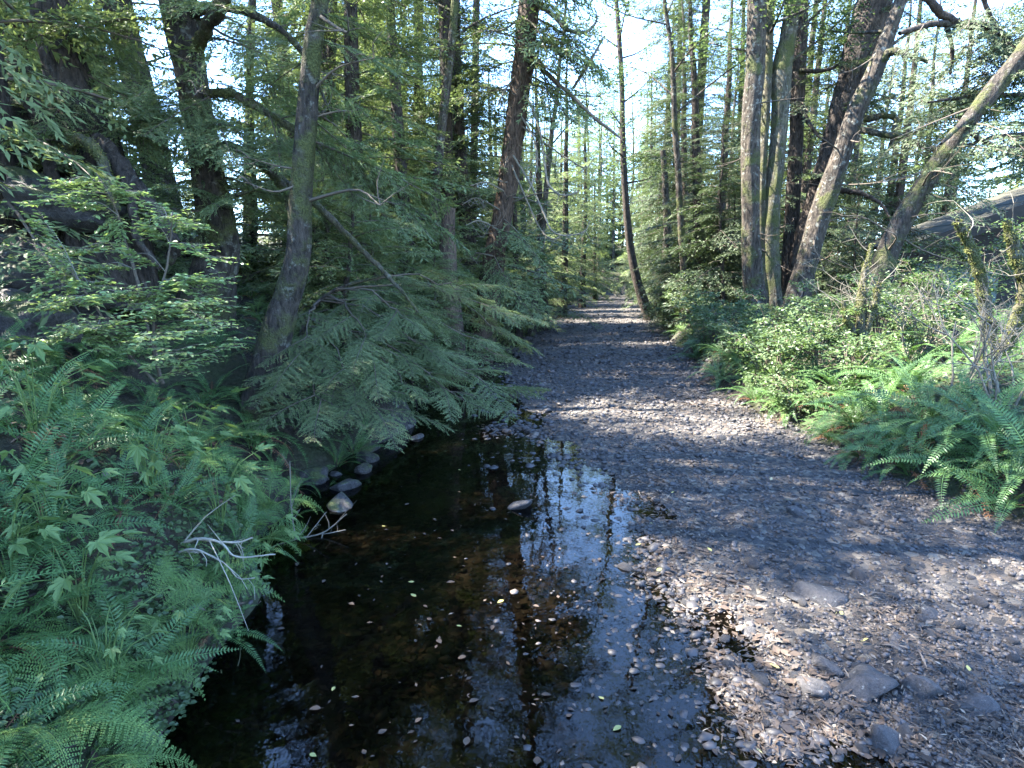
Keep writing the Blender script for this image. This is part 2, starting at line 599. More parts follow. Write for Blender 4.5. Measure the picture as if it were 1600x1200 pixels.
EL = ext(EL, -0.08, [(16, 84), (30, 92), (50, 100), (90, 110)])
EW = ext(EW, -0.25, [(17, 83), (31, 90.5), (52, 98), (92, 107)])
ER = ext(ER, -0.02, [(22, 80), (36, 86), (60, 93), (100, 100)])


def xl(y): return np.interp(y, EL[:, 1], EL[:, 0])
def xw(y): return np.interp(y, EW[:, 1], EW[:, 0])
def xr(y): return np.interp(y, ER[:, 1], ER[:, 0])


n_big = sines(1, 2, 12, 0.15, 0.7)
n_mid = sines(2, 2, 14, 0.8, 3.0)
n_bed = sines(3, 2, 18, 1.2, 6.0)
n_fine = sines(4, 2, 18, 5.0, 18.0)


def hz(x, y):
    x = np.asarray(x, float)
    y = np.asarray(y, float)
    XY = np.stack([x, y], -1)
    a, w, b = xl(y), xw(y), xr(y)
    wob = n_mid(XY) * 0.13 + n_bed(XY) * 0.05
    dl = a - x + wob
    dr = x - b + wob
    s = x - w
    bed = np.interp(s, [-6, -2.0, -0.9, 0, 0.35, 0.9, 3, 6], [-0.26, -0.15, -0.062, -0.02, 0.014, 0.05, 0.125, 0.19])
    bed = bed + n_bed(XY) * np.interp(s, [0.0, 0.5], [0.02, 0.011]) + n_fine(XY) * 0.007
    hl = np.interp(dl, [0, 0.22, 0.8, 2.0, 3.0, 6, 15, 45], [0, 0.42, 0.95, 1.9, 2.35, 2.9, 4.2, 8.0])
    hr = np.interp(dr, [0, 0.25, 0.9, 2.5, 8, 30, 80], [0, 0.22, 0.5, 0.8, 1.05, 1.5, 5])
    k = np.clip(np.maximum(dl, dr) / 0.6, 0, 1)
    rough = n_big(XY) * 0.14 + n_mid(XY) * 0.08 + n_fine(XY) * 0.028
    return bed + np.where(dl > 0, hl, 0) + np.where(dr > 0, hr, 0) + rough * k


def hz1(x, y): return float(hz(np.array([x]), np.array([y]))[0])


def axis(lo, f0, f1, hi, step, grow=1.12):
    mid = list(np.arange(f0, f1, step))
    a, s = [], step
    v = f0
    while v > lo:
        s *= grow
        v -= s
        a.append(v)
    b, s = [], step
    v = f1
    while v < hi:
        b.append(v)
        s *= grow
        v += s
    b.append(v)
    return np.array(a[::-1] + mid + b)


gx = axis(-300, -6, 9, 400, 0.075, 1.07)
gy = axis(-60, 1.2, 14, 700, 0.085, 1.035)
X, Y = np.meshgrid(gx, gy)
Z = hz(X, Y)
bank = np.clip(np.maximum(xl(Y) - X, X - xr(Y)) / 0.12 + 1.6 + 0.5 * n_fine(np.stack([X, Y], -1)), 0, 1)
nx, ny = len(gx), len(gy)
i = np.arange(ny - 1)[:, None] * nx + np.arange(nx - 1)[None, :]
F = np.stack([i, i + 1, i + nx + 1, i + nx], -1).reshape(-1, 4)
mb = MB()
mb.add(np.stack([X, Y, Z], -1).reshape(-1, 3), F, bank.ravel())
tag(mb.build('ground', M_GROUND), kind='structure')

ys = np.concatenate([np.arange(-8, 20, 0.5), np.arange(20, 108, 1.5)])
wv, wf = [], []
for q, y in enumerate(ys):
    wv += [(xl(y) - 0.5, y, 0), ((xl(y) + xw(y)) / 2, y, 0), (xw(y) + 0.7, y, 0)]
    if q:
        b = 3 * q
        wf += [(b - 3, b - 2, b + 1, b), (b - 2, b - 1, b + 2, b + 1)]
mb = MB()
mb.add(wv, wf)
tag(mb.build('water', M_WATER), kind='structure')


# ------------------------------------------------------------------ stones
def rock_shape(seed, sub=2, rough=0.22, flat=0.6, chop=0.0):
    bm = bmesh.new()
    bmesh.ops.create_icosphere(bm, subdivisions=sub, radius=1)
    V = np.array([v.co[:] for v in bm.verts])
    Fc = np.array([[v.index for v in f.verts] for f in bm.faces])
    bm.free()
    f1 = sines(seed, 3, 10, 0.8, 2.4)
    f2 = sines(seed + 99, 3, 14, 3, 8)
    V = V * (1 + rough * f1(V) + rough * 0.42 * f2(V))[:, None]
    rg = np.random.default_rng(seed)
    for _ in range(int(chop)):
        n = unit(rg.normal(size=3))
        d = V @ n
        c = rg.uniform(0.5, 0.8)
        V = V - np.where(d > c, d - c, 0)[:, None] * n * 0.85
    V = V * np.array([1, rg.uniform(0.65, 0.95), flat * rg.uniform(0.8, 1.2)])
    return V, Fc


COB = []
for k in range(10):
    V, Fc = rock_shape(100 + k, 2, 0.2, 0.62, 3)
    mb = MB()
    mb.add(V, Fc, 0.5)
    COB.append(mb.mesh('cobble', M_COBBLE))

# small stones of the bar: nobody could count them
TINY = []
for k in range(8):
    bm = bmesh.new()
    bmesh.ops.create_icosphere(bm, subdivisions=1, radius=1)
    V = np.array([v.co[:] for v in bm.verts])
    Fc = np.array([[v.index for v in f.verts] for f in bm.faces])
    bm.free()
    f1 = sines(300 + k, 3, 8, 1, 3)
    V = V * (1 + 0.25 * f1(V))[:, None] * np.array([1, 0.75, 0.5])
    TINY.append((V, Fc))


def rand_rots(rg, n, tilt=0.35):
    a = rg.uniform(0, 2 * PI, n)
    tx = rg.normal(0, tilt, n)
    ty = rg.normal(0, tilt, n)
    ca, sa = np.cos(a), np.sin(a)
    Z0 = np.zeros(n)
    O = np.ones(n)
    Rz = np.stack([ca, -sa, Z0, sa, ca, Z0, Z0, Z0, O], -1).reshape(n, 3, 3)
    cx, sx = np.cos(tx), np.sin(tx)
    Rx = np.stack([O, Z0, Z0, Z0, cx, -sx, Z0, sx, cx], -1).reshape(n, 3, 3)
    cy, sy = np.cos(ty), np.sin(ty)
    Ry = np.stack([cy, Z0, sy, Z0, O, Z0, -sy, Z0, cy], -1).reshape(n, 3, 3)
    return Rz @ Rx @ Ry


def sample_bar(rg, n, y0, y1, left_pad=1.2, right_pad=0.1, power=1.0):
    """points on the bar, dense near the viewer"""
    u = rg.uniform(0, 1, n)
    if power == 1.0:
        y = 1 / (1 / y0 + u * (1 / y1 - 1 / y0))
    else:
        y = y0 * (y1 / y0) ** u
    lo, hi = xw(y) - left_pad, xr(y) + right_pad
    hi = np.minimum(hi, 0.92 * y + 1.2)
    t = rg.uniform(0, 1, n)
    x = lo + (hi - lo) * t
    return x, y


rg = np.random.default_rng(21)
mb = MB()
for k, (V, Fc) in enumerate(TINY):
    n = 4200
    x, y = sample_bar(rg, n, 2.3, 45, 1.0)
    sz = np.exp(rg.normal(math.log(0.0125), 0.5, n).clip(-9, math.log(0.036))) * np.clip(y / 5.0, 0.8, 3.0)
    keep = (x - xw(y) > -0.6 + rg.uniform(-0.5, 0.3, n))
    x, y, sz = x[keep], y[keep], sz[keep]
    n = len(x)
    z = hz(x, y) + sz * rg.uniform(0.0, 0.35, n)
    Rm = rand_rots(rg, n)
    VV = np.einsum('nij,vj->nvi', Rm, V) * sz[:, None, None] + np.stack([x, y, z], -1)[:, None, :]
    FF = (Fc[None] + (np.arange(n) * len(V))[:, None, None]).reshape(-1, 3)
    mb.add(VV.reshape(-1, 3), FF, np.repeat(np.clip(rg.beta(2, 2.6, n), 0, 1), len(V)))
# stones lying on the bed under the water
for k, (V, Fc) in enumerate(TINY):
    n = 420
    y = 1 / (1 / 2.0 + rg.uniform(0, 1, n) * (1 / 25 - 1 / 2.0))
    x = xl(y) + (xw(y) - xl(y)) * rg.uniform(0, 1, n) ** 0.8
    sz = np.minimum(np.exp(rg.normal(math.log(0.026), 0.5, n)), 0.06)
    z = hz(x, y) + sz * 0.1
    Rm = rand_rots(rg, n)
    VV = np.einsum('nij,vj->nvi', Rm, V) * sz[:, None, None] + np.stack([x, y, z], -1)[:, None, :]
    FF = (Fc[None] + (np.arange(n) * len(V))[:, None, None]).reshape(-1, 3)
    mb.add(VV.reshape(-1, 3), FF, np.repeat(np.clip(rg.beta(2, 4, n), 0, 1), len(V)))
for k, (V, Fc) in enumerate(TINY):
    n = 330
    y = 1 / (1 / 2.0 + rg.uniform(0, 1, n) * (1 / 13 - 1 / 2.0))
    x = xw(y) - np.abs(rg.normal(0, 0.55, n))
    k2 = x > xl(y) + 0.3
    x, y = x[k2], y[k2]
    n = len(x)
    sz = np.minimum(np.exp(rg.normal(math.log(0.026), 0.4, n)), 0.045) * np.clip(y / 5, 0.8, 1.8)
    z = np.maximum(hz(x, y) + sz * 0.1, -sz * rg.uniform(0.1, 1.1, n))
    Rm = rand_rots(rg, n)
    VV = np.einsum('nij,vj->nvi', Rm, V) * (sz[:, None, None] * np.array([1.2, 1.2, 1.0])) + np.stack([x, y, z], -1)[:, None, :]
    FF = (Fc[None] + (np.arange(n) * len(V))[:, None, None]).reshape(-1, 3)
    mb.add(VV.reshape(-1, 3), FF, np.repeat(np.clip(rg.beta(2, 4, n), 0, 1), len(V)))
tag(mb.build('gravel', M_GRAVEL), kind='stuff')

# leaf litter on bar and bed
mb = MB()
n = 46000
x, y = sample_bar(rg, n, 2.2, 34, 0.9, 0.3)
drift = n_mid(np.stack([x, y * 0.8], -1)) + 0.7 * n_bed(np.stack([x, y], -1)) + 0.25 * np.clip(x - xw(y) - 1.5, -1.5, 2)
k2 = drift > rg.normal(0.62, 0.5, n)
x, y = x[k2], y[k2]
n = len(x)
z = hz(x, y) + rg.uniform(0.008, 0.03, n) * np.clip(y / 6, 1, 2)
a = rg.uniform(0, 2 * PI, n)
D = np.stack([np.cos(a), np.sin(a), rg.normal(0, 0.15, n)], -1)
N = unit(np.stack([rg.normal(0, 0.3, n), rg.normal(0, 0.3, n), np.ones(n)], -1))
grow = np.clip(y / 6, 0.9, 2.2)
L = np.exp(rg.normal(math.log(0.04), 0.42, n)) * grow
wide = rg.uniform(0, 1, n) < 0.2
Wd = np.where(wide, L * rg.uniform(0.35, 0.55, n), L * rg.uniform(0.07, 0.18, n))
mb.polys(leaf_quads(np.stack([x, y, z], -1), D, N, L, Wd, 0.05), rg.beta(2.2, 2.2, n))
n = 5200
y = 1 / (1 / 1.9 + rg.uniform(0, 1, n) * (1 / 20 - 1 / 1.9))
x = xl(y) + (xw(y) + 0.4 - xl(y)) * rg.uniform(0, 1, n)
z = hz(x, y) + rg.uniform(0.004, 0.02, n)
a = rg.uniform(0, 2 * PI, n)
D = np.stack([np.cos(a), np.sin(a), rg.normal(0, 0.1, n)], -1)
N = unit(np.stack([rg.normal(0, 0.2, n), rg.normal(0, 0.2, n), np.ones(n)], -1))
L = rg.uniform(0.04, 0.09, n)
mb.polys(leaf_quads(np.stack([x, y, z], -1), D, N, L, L * rg.uniform(0.35, 0.65, n), 0.04), rg.beta(1.6, 3.0, n))
n = 520
y = 1 / (1 / 1.9 + rg.uniform(0, 1, n) * (1 / 14 - 1 / 1.9))
x = xl(y) + 0.2 + (xw(y) + 0.2 - xl(y)) * rg.beta(2.2, 1.3, n)
z = np.full(n, 0.004) + rg.uniform(0, 0.003, n)
k2 = hz(x, y) < -0.004
a = rg.uniform(0, 2 * PI, n)
D = np.stack([np.cos(a), np.sin(a), rg.normal(0, 0.03, n)], -1)
N = unit(np.stack([rg.normal(0, 0.05, n), rg.normal(0, 0.05, n), np.ones(n)], -1))
L = rg.uniform(0.012, 0.045, n)
mb.polys(leaf_quads(np.stack([x, y, z], -1)[k2], D[k2], N[k2], L[k2], (L * rg.uniform(0.3, 0.6, n))[k2], 0.04), (rg.beta(2, 4.5, n))[k2])
# fallen needles and leaves on the banks
n = 9000
y = 1 / (1 / 1.7 + rg.uniform(0, 1, n) * (1 / 22 - 1 / 1.7))
left = rg.uniform(0, 1, n) < 0.6
x = np.where(left, xl(y) - rg.uniform(0, 3.5, n), xr(y) + rg.uniform(0, 3, n))
z = hz(x, y) + rg.uniform(0.0, 0.03, n)
a = rg.uniform(0, 2 * PI, n)
D = np.stack([np.cos(a), np.sin(a), rg.normal(0, 0.4, n)], -1)
N = unit(np.stack([rg.normal(0.3, 0.4, n), rg.normal(0, 0.4, n), np.ones(n)], -1))
L = rg.uniform(0.04, 0.11, n)
mb.polys(leaf_quads(np.stack([x, y, z], -1), D, N, L, L * rg.uniform(0.12, 0.5, n), 0.04), rg.beta(1.8, 3.5, n))
tag(mb.build('leaf_litter', M_LITTER), kind='stuff')

ORD = 'first second third fourth fifth sixth seventh eighth ninth tenth eleventh twelfth thirteenth fourteenth fifteenth sixteenth seventeenth eighteenth nineteenth twentieth'.split()
ORD += ['twenty-' + o for o in ORD[:9]] + ['thirtieth'] + ['thirty-' + o for o in ORD[:9]] + ['fortieth'] + ['forty-' + o for o in ORD[:9]] + ['fiftieth']


def rank_labels(items, marks, fmt, limit=len(ORD)):
    """items: (object, pos, word); marks: (phrase, pos). Each label counts outwards from the landmark it lies next to."""
    buckets = {}
    for o, pos, word in items:
        px = np.array(to_px(pos))
        best = min(marks, key=lambda m: np.hypot(*(px - np.array(to_px(m[1])))))
        d = np.hypot(*(px - np.array(to_px(best[1]))))
        buckets.setdefault((best[0], word), []).append((d, o))
    for (ph, word), lst in buckets.items():
        lst.sort(key=lambda t: t[0])
        for k, (d, o) in enumerate(lst):
            o['label'] = fmt.format(ord=ORD[min(k, limit - 1)], word=word, mark=ph)


# rocks that stand out, each one placed from the photograph
def put_rock(px, py, wpx, label, seed, mat=None, z=None, hfac=0.6, zoff=0.0, name='rock', sub=3, chop=7, rot=0.0, wide=1.0):
    g = G(px, py, 0.03 if z is None else z)
    if z is None:
        g = G(px, py, max(0.0, hz1(g[0], g[1])))
    dist = math.hypot(g[0], g[1])
    r = wpx / 2 / FPX * math.hypot(dist, CAM_H - g[2])
    V, Fc = rock_shape(seed, sub, 0.2, hfac, chop)
    V = V * r * 1.12 * np.array([wide, 1, 1])
    mb = MB()
    mb.add(V, Fc, 0.5)
    o = obj(name, mb.mesh(name, mat or M_MROCK), loc=(g[0], g[1], g[2] + zoff), rot=(0.3 * math.sin(seed * 2.3), 0.3 * math.cos(seed * 1.7), rot))
    tag(o, label, 'rock')
    return o, g


HERO_ROCKS = [
    (562, 702, 62, 'mossy rounded boulder at the foot of the fern bank', 11, M_MROCK),
    (567, 736, 40, 'brown blocky rock below the mossy rounded boulder', 12, M_MROCK),
    (524, 742, 26, 'small tan stone wedged between bank rocks', 13, M_COBBLE),
    (538, 762, 48, 'grey green angular rock touching dark water', 14, M_MROCK),
    (530, 792, 56, 'flat blue grey rock half in the dark pool', 15, M_MROCK),
    (490, 752, 60, 'dark brown rock set into the muddy bank', 16, M_MROCK),
    (572, 718, 34, 'small dark green rock tucked under the mossy boulder', 17, M_MROCK),
    (652, 628, 28, 'green wet stone under the hemlock spray', 18, M_MROCK),
    (650, 685, 28, 'round dark stone alone in the shallow water', 19, M_COBBLE),
    (812, 790, 38, 'pale blue grey stone breaking the water surface', 20, M_COBBLE),
    (1345, 1072, 74, 'large long grey rock lying half lit on the gravel', 21, M_COBBLE),
    (1295, 1042, 46, 'squat grey rock beside the long half lit rock', 22, M_COBBLE),
    (1440, 1076, 44, 'dark rounded cobble alone on the pale gravel', 23, M_COBBLE),
    (1272, 1075, 46, 'pale blunt rock at the water edge', 24, M_COBBLE),
    (1290, 935, 62, 'speckled flat rock with leaves heaped against it', 25, M_COBBLE),
    (1250, 934, 34, 'whitish stone touching the speckled flat rock', 26, M_COBBLE),
    (1172, 989, 34, 'worn grey stone where the gravel meets the water', 27, M_COBBLE),
    (1160, 1098, 50, 'submerged tan slab in the brown shallows', 28, M_COBBLE),
    (1405, 1005, 40, 'black flat cobble in the middle of the bar', 29, M_COBBLE),
    (1245, 800, 30, 'angular dark stone at the start of the sunlit strip', 30, M_COBBLE),
    (1065, 845, 24, 'dark pebble by the blue reflection', 31, M_COBBLE),
    (990, 588, 16, 'small black rock beyond the bright gravel patch', 32, M_COBBLE),
    (800, 1000, 60, 'sunken dark rock in the middle of the pool', 33, M_MROCK),
    (670, 770, 110, 'broad sunken boulder under the dark water', 34, M_MROCK),
    (820, 545, 24, 'rounded rock at the mouth of the far dark pool', 35, M_MROCK),
    (1455, 960, 30, 'low slate coloured cobble sunk in litter', 36, M_COBBLE),
    (1530, 1105, 46, 'brown grey cobble near the corner of the bar', 37, M_COBBLE),
    (1390, 1165, 52, 'wet blue stone with a leaf lying against it', 38, M_COBBLE),
]
MARKS_BAR = []
for k, (px, py, wpx, lab, sd_, mt) in enumerate(HERO_ROCKS):
    deep = 'sunken' in lab or 'submerged' in lab
    o, g = put_rock(px, py, wpx, lab, sd_, mt, zoff=-0.19 if 'broad' in lab else (-0.1 if deep else (0.02 if mt is M_MROCK else -0.01)), rot=k * 1.3, hfac=0.35 if 'broad' in lab or 'flat' in lab else 0.6)
    MARKS_BAR.append(('the ' + re.split(' (?:at|below|wedged|touching|half|set|tucked|under|alone|breaking|lying|beside|on|with|where|in|by|beyond|sunk|near)[ ]', lab)[0], g))

# cobbles one can pick out on the bar
rg = np.random.default_rng(33)
items, placed = [], []
tries = 0
while len(placed) < 215 and tries < 6000:
    tries += 1
    x, y = sample_bar(rg, 1, 2.5, 17, 0.9, -0.1)
    x, y = float(x[0]), float(y[0])
    q = to_px((x, y, 0.1))
    if not (520 < q[0] < 1630 and q[1] < 1225):
        continue
    if any((x - a) ** 2 + (y - b) ** 2 < (0.09 + 0.02 * y) ** 2 for a, b, _ in placed):
        continue
    r = float(np.exp(rg.normal(math.log(0.03), 0.3))) * (1 + 0.04 * y)
    placed.append((x, y, r))
    z = hz1(x, y) + r * 0.18
    o = obj('cobble', COB[int(rg.integers(10))], None, (x, y, z), (rg.normal(0, 0.25), rg.normal(0, 0.25), rg.uniform(0, 6.28)), r)
    tag(o, None, 'stone', 'cobbles lying on the gravel bar')
    items.append((o, (x, y, z), 'cobble'))
rank_labels(items, MARKS_BAR, '{ord} loose {word} out from {mark}')

# leaves lying loose, yellow or pale, on water and stones
LEAFM = []
for k, (wr, var) in enumerate([(0.6, 0.42), (0.5, 0.25), (0.68, 0.34), (0.55, 1.0)]):
    mb = MB()
    prof = [(0, 0), (0.12, 0.3), (0.35, 0.5), (0.62, 0.42), (0.85, 0.2), (1.0, 0)]
    mid = [(t - 0.5, 0, 0.03 * math.sin(t * 3 + k)) for t, w in prof]
    V, F = [], []
    for (t, w), m_ in zip(prof, mid):
        V += [(m_[0], w * wr, m_[2] + 0.14 * w), m_, (m_[0], -w * wr, m_[2] + 0.14 * w)]
    for q in range(len(prof) - 1):
        b = 3 * q
        F += [(b, b + 3, b + 4, b + 1), (b + 1, b + 4, b + 5, b + 2)]
    mb.add(V, F, var)
    sv, sf = tube([(-0.5, 0, 0.02), (-0.66, 0.03, 0.04), (-0.75, 0.08, 0.05)], [0.012, 0.01, 0.008], 4)
    mb.add(sv, sf, 0.6)
    LEAFM.append(mb.mesh('fallen_leaf', M_LITTER))
items = []
rg = np.random.default_rng(5)
placed = []
tries = 0
while len(items) < 80 and tries < 4000:
    tries += 1
    px, py = rg.uniform(420, 1560), 690 + 520 * rg.uniform(0, 1) ** 0.8
    g = G(px, py, 0.0)
    x, y = float(g[0]), float(g[1])
    if x < xl(y) + 0.1 or x > xr(y) - 0.1:
        continue
    if x > xw(y) + 1.2 and rg.uniform() < 0.65:
        continue
    if any((x - a) ** 2 + (y - b) ** 2 < 0.14 ** 2 for a, b in placed):
        continue
    placed.append((x, y))
    wet = hz1(x, y) < -0.02
    z = 0.006 if wet else hz1(x, y) + 0.03
    o = obj('fallen_leaf', LEAFM[int(rg.integers(4))], None, (x, y, z), (rg.normal(0, 0.04 if wet else 0.3), rg.normal(0, 0.04 if wet else 0.3), rg.uniform(0, 6.28)), rg.uniform(0.035, 0.062))
    tag(o, None, 'leaf', 'fallen leaves floating on the pool' if wet else 'fallen leaves on the gravel bar')
    items.append((o, (x, y, z), 'floating on the pool' if wet else 'dropped on stones'))
rank_labels(items, MARKS_BAR, '{ord} leaf {word}, out from {mark}')


# ------------------------------------------------------------------ foliage builders
def bough_arrays(seed, nt, sp, ll, lw, droop=0.3, tl=0.44, dens=1.0):
    """a flat conifer bough of unit length along +x: leaf quads, their var, wood"""
    rg = np.random.default_rng(seed)
    ph = rg.uniform(0, 6.28)

    def ax(t):
        t = np.asarray(t, float)
        return np.stack([t, 0.035 * np.sin(3.2 * t + ph) - 0.035 * math.sin(ph), 0.10 * t - droop * t * t], -1)
    Pp, D, Vr, wood = [], [], [], []
    for k in range(nt):
        for sgn in (-1, 1):
            t = 0.05 + 0.93 * (k + rg.uniform(0.1, 0.9)) / nt
            if rg.uniform() > dens:
                continue
            l = tl * (1 - t) ** 0.7 * rg.uniform(0.55, 1.1) * min(1, 0.35 + t * 3) + 0.05
            an = R(rg.uniform(38, 66))
            hd = np.array([math.cos(an), sgn * math.sin(an), rg.normal(-0.05, 0.12)])
            b = ax(t)
            m = max(2, int(l / sp))
            s = (np.arange(m) + 0.6) / m
            pos = b + hd * (s * l)[:, None] + np.stack([s * 0, s * 0, -0.5 * (s * l) ** 2 * 1.4], -1)
            side = np.array([-hd[1], hd[0], 0])
            vv = rg.uniform(0.15, 0.6)
            for sg in (-1, 1):
                d = hd[None] * 0.75 + side[None] * sg * 0.75 * (1 - 0.5 * s[:, None]) + rg.normal(0, 0.22, (m, 3)) + np.array([0, 0, -0.18])
                Pp.append(pos + rg.normal(0, sp * 0.2, (m, 3)))
                D.append(d)
                Vr.append(np.clip(vv + 0.3 * s + rg.normal(0, 0.1, m), 0, 1))
            wood.append((b, pos[-1]))
    Pp, D, Vr = np.concatenate(Pp), np.concatenate(D), np.concatenate(Vr)
    n = len(Pp)
    N = unit(np.array([0, 0, 1.0]) + rg.normal(0, 0.4, (n, 3)))
    Q = leaf_quads(Pp, D, N, rg.uniform(0.65, 1.25, n) * ll, rg.uniform(0.75, 1.25, n) * lw)
    ts = np.linspace(0, 1, 7)
    tv, tf = tube(ax(ts), np.interp(ts, [0, 1], [0.0095, 0.002]), 4)
    wb = np.array([w[0] for w in wood])
    we = np.array([w[1] for w in wood])
    wq = leaf_quads(wb, we - wb, np.tile([0, 0.0, 1.0], (len(wb), 1)), np.linalg.norm(we - wb, axis=1), 0.005)
    return dict(Q=Q, var=Vr, tv=tv, tf=tf, wq=wq)


HI = [bough_arrays(400 + k, 26, 0.0125, 0.032, 0.0085, droop=0.12 + 0.025 * k) for k in range(6)]
MID = [bough_arrays(430 + k, 17, 0.027, 0.055, 0.0145, droop=0.2 + 0.06 * k, dens=0.9) for k in range(5)]
LO = [bough_arrays(450 + k, 13, 0.062, 0.12, 0.042, droop=0.22 + 0.06 * k, dens=0.9) for k in range(4)]


def bough_mesh(b, leafm, name='bough'):
    mb = MB()
    mb.polys(b['Q'], b['var'], 0)
    mb.add(b['tv'], b['tf'], 0.4, 1)
    mb.polys(b['wq'], 0.4, 1)
    return mb.mesh(name, [leafm, M_TWIG])


BOUGH_HI = [bough_mesh(b, M_HEM) for b in HI]
BOUGH_MID = [bough_mesh(b, M_HEM) for b in MID]


def add_bough(mb, b, M, s, p, dv=0.0, wood=True):
    A = (M * s).T
    mb.polys((b['Q'].reshape(-1, 3) @ A + p).reshape(-1, 4, 3), np.clip(b['var'] + dv, 0, 1), 0)
    if wood:
        mb.add(b['tv'] @ A + p, b['tf'], 0.4, 1)


def conifer_meshes(seed, h, r0, z0, Lmax, nb, protos, leafm, barkm, lean=(0, 0), power=0.75, pitch=(-0.05, 0.35), sides=8):
    rg = np.random.default_rng(seed)
    n = 14
    t = np.linspace(0, 1, n)
    wob = rg.normal(0, 0.05, (n, 2)).cumsum(0) * 0.6
    path = np.stack([lean[0] * t * h + wob[:, 0] * t * 2, lean[1] * t * h + wob[:, 1] * t * 2, t * h - 0.3], -1)
    rad = r0 * (1 - t) ** 0.8 + 0.015
    rad[0] *= 1.5
    tb = MB()
    tb.tube(path, rad, sides)
    cb = MB()
    az = rg.uniform(0, 6.28)
    for k in range(nb):
        u = (k + rg.uniform()) / nb
        z = z0 + (h - z0) * u ** 0.95
        az += 2.4 + rg.normal(0, 0.35)
        p = np.array([np.interp(z, path[:, 2], path[:, i]) for i in range(3)])
        L = (Lmax * (1 - u) ** power * rg.uniform(0.6, 1.15) + 0.35)
        el = pitch[0] + (pitch[1] - pitch[0]) * u + rg.normal(0, 0.12)
        M = rot_to((math.cos(az) * math.cos(el), math.sin(az) * math.cos(el), math.sin(el)), roll=rg.normal(0, 0.25))
        add_bough(cb, protos[int(rg.integers(len(protos)))], M, L, p, rg.normal(0, 0.12))
    return tb.mesh('trunk', barkm), cb.mesh('crown', [leafm, M_TWIG])


def leaf_cloud(rg, centers, radii, per, size, flat=0.55, shape='quad', droop=0.25):
    Pp, var = [], []
    for c, r in zip(centers, radii):
        m = int(per * rg.uniform(0.6, 1.3))
        q = rg.normal(0, 1, (m, 3)) * np.array([r, r, r * flat]) * 0.6
        Pp.append(c + q)
        var.append(np.clip(rg.uniform(0.2, 0.7) + rg.normal(0, 0.15, m), 0, 1))
    Pp = np.concatenate(Pp)
    var = np.concatenate(var)
    n = len(Pp)
    a = rg.uniform(0, 6.28, n)
    D = np.stack([np.cos(a), np.sin(a), rg.normal(-droop, 0.25, n)], -1)
    N = unit(np.array([0, 0, 1.0]) + rg.normal(0, 0.45, (n, 3)))
    L = size * rg.uniform(0.6, 1.25, n)
    if shape == 'quad':
        return leaf_quads(Pp, D, N, L, L * 0.62, 0.05), var
    q = leaf_hex(Pp, D, N, L, L * 0.6)
    return q, np.concatenate([var, var])


def broadleaf_meshes(seed, h, r0, zc, spread, nl, per, size, leafm, barkm, lean=(0, 0), stems=1):
    rg = np.random.default_rng(seed)
    tb, cb = MB(), MB()
    cs, rs = [], []
    for sidx in range(stems):
        n = 14
        t = np.linspace(0, 1, n)
        ln = np.array(lean) + (rg.normal(0, 0.12, 2) if stems > 1 else 0)
        wob = rg.normal(0, 0.07, (n, 2)).cumsum(0)
        path = np.stack([ln[0] * t * h + wob[:, 0] * t * 1.5, ln[1] * t * h + wob[:, 1] * t * 1.5, t * h - 0.3], -1)
        rad = (r0 * (1 - t) ** 0.75 + 0.012) * (1 if sidx == 0 else 0.7)
        rad[0] *= 1.4
        tb.tube(path, rad, 8)
        for k in range(nl):
            u = (k + rg.uniform()) / nl
            z = zc + (h - zc) * u
            p = np.array([np.interp(z, path[:, 2], path[:, i]) for i in range(3)])
            az = k * 2.4 + rg.normal(0, 0.4)
            L = spread * (1 - 0.6 * u) * rg.uniform(0.6, 1.15)
            up = rg.uniform(0.25, 0.8)
            e = p + np.array([math.cos(az) * L, math.sin(az) * L, L * up])
            mid = (p + e) / 2 + rg.normal(0, 0.12, 3) * L
            br = resample([p, mid, e], 7)
            rr = np.interp(z, path[:, 2], rad) * 0.4
            tb.tube(br, np.linspace(rr, 0.008, 7), 5)
            for q in range(5):
                f = rg.uniform(0.35, 1.0)
                b0 = br[int(f * 6)]
                d = unit(rg.normal(0, 1, 3) + np.array([math.cos(az), math.sin(az), 0.4]))
                e2 = b0 + d * L * rg.uniform(0.2, 0.45)
                tb.tube(np.stack([b0, (b0 + e2) / 2 + rg.normal(0, 0.05, 3), e2]), [0.012, 0.008, 0.004], 4)
                cs += [e2, (b0 + e2) / 2]
                rs += [0.24 * spread * rg.uniform(0.6, 1.2)] * 2
    Q, var = leaf_cloud(rg, cs, rs, per, size)
    cb.polys(Q, var, 0)
    return tb.mesh('trunk', barkm), cb.mesh('crown', [leafm])


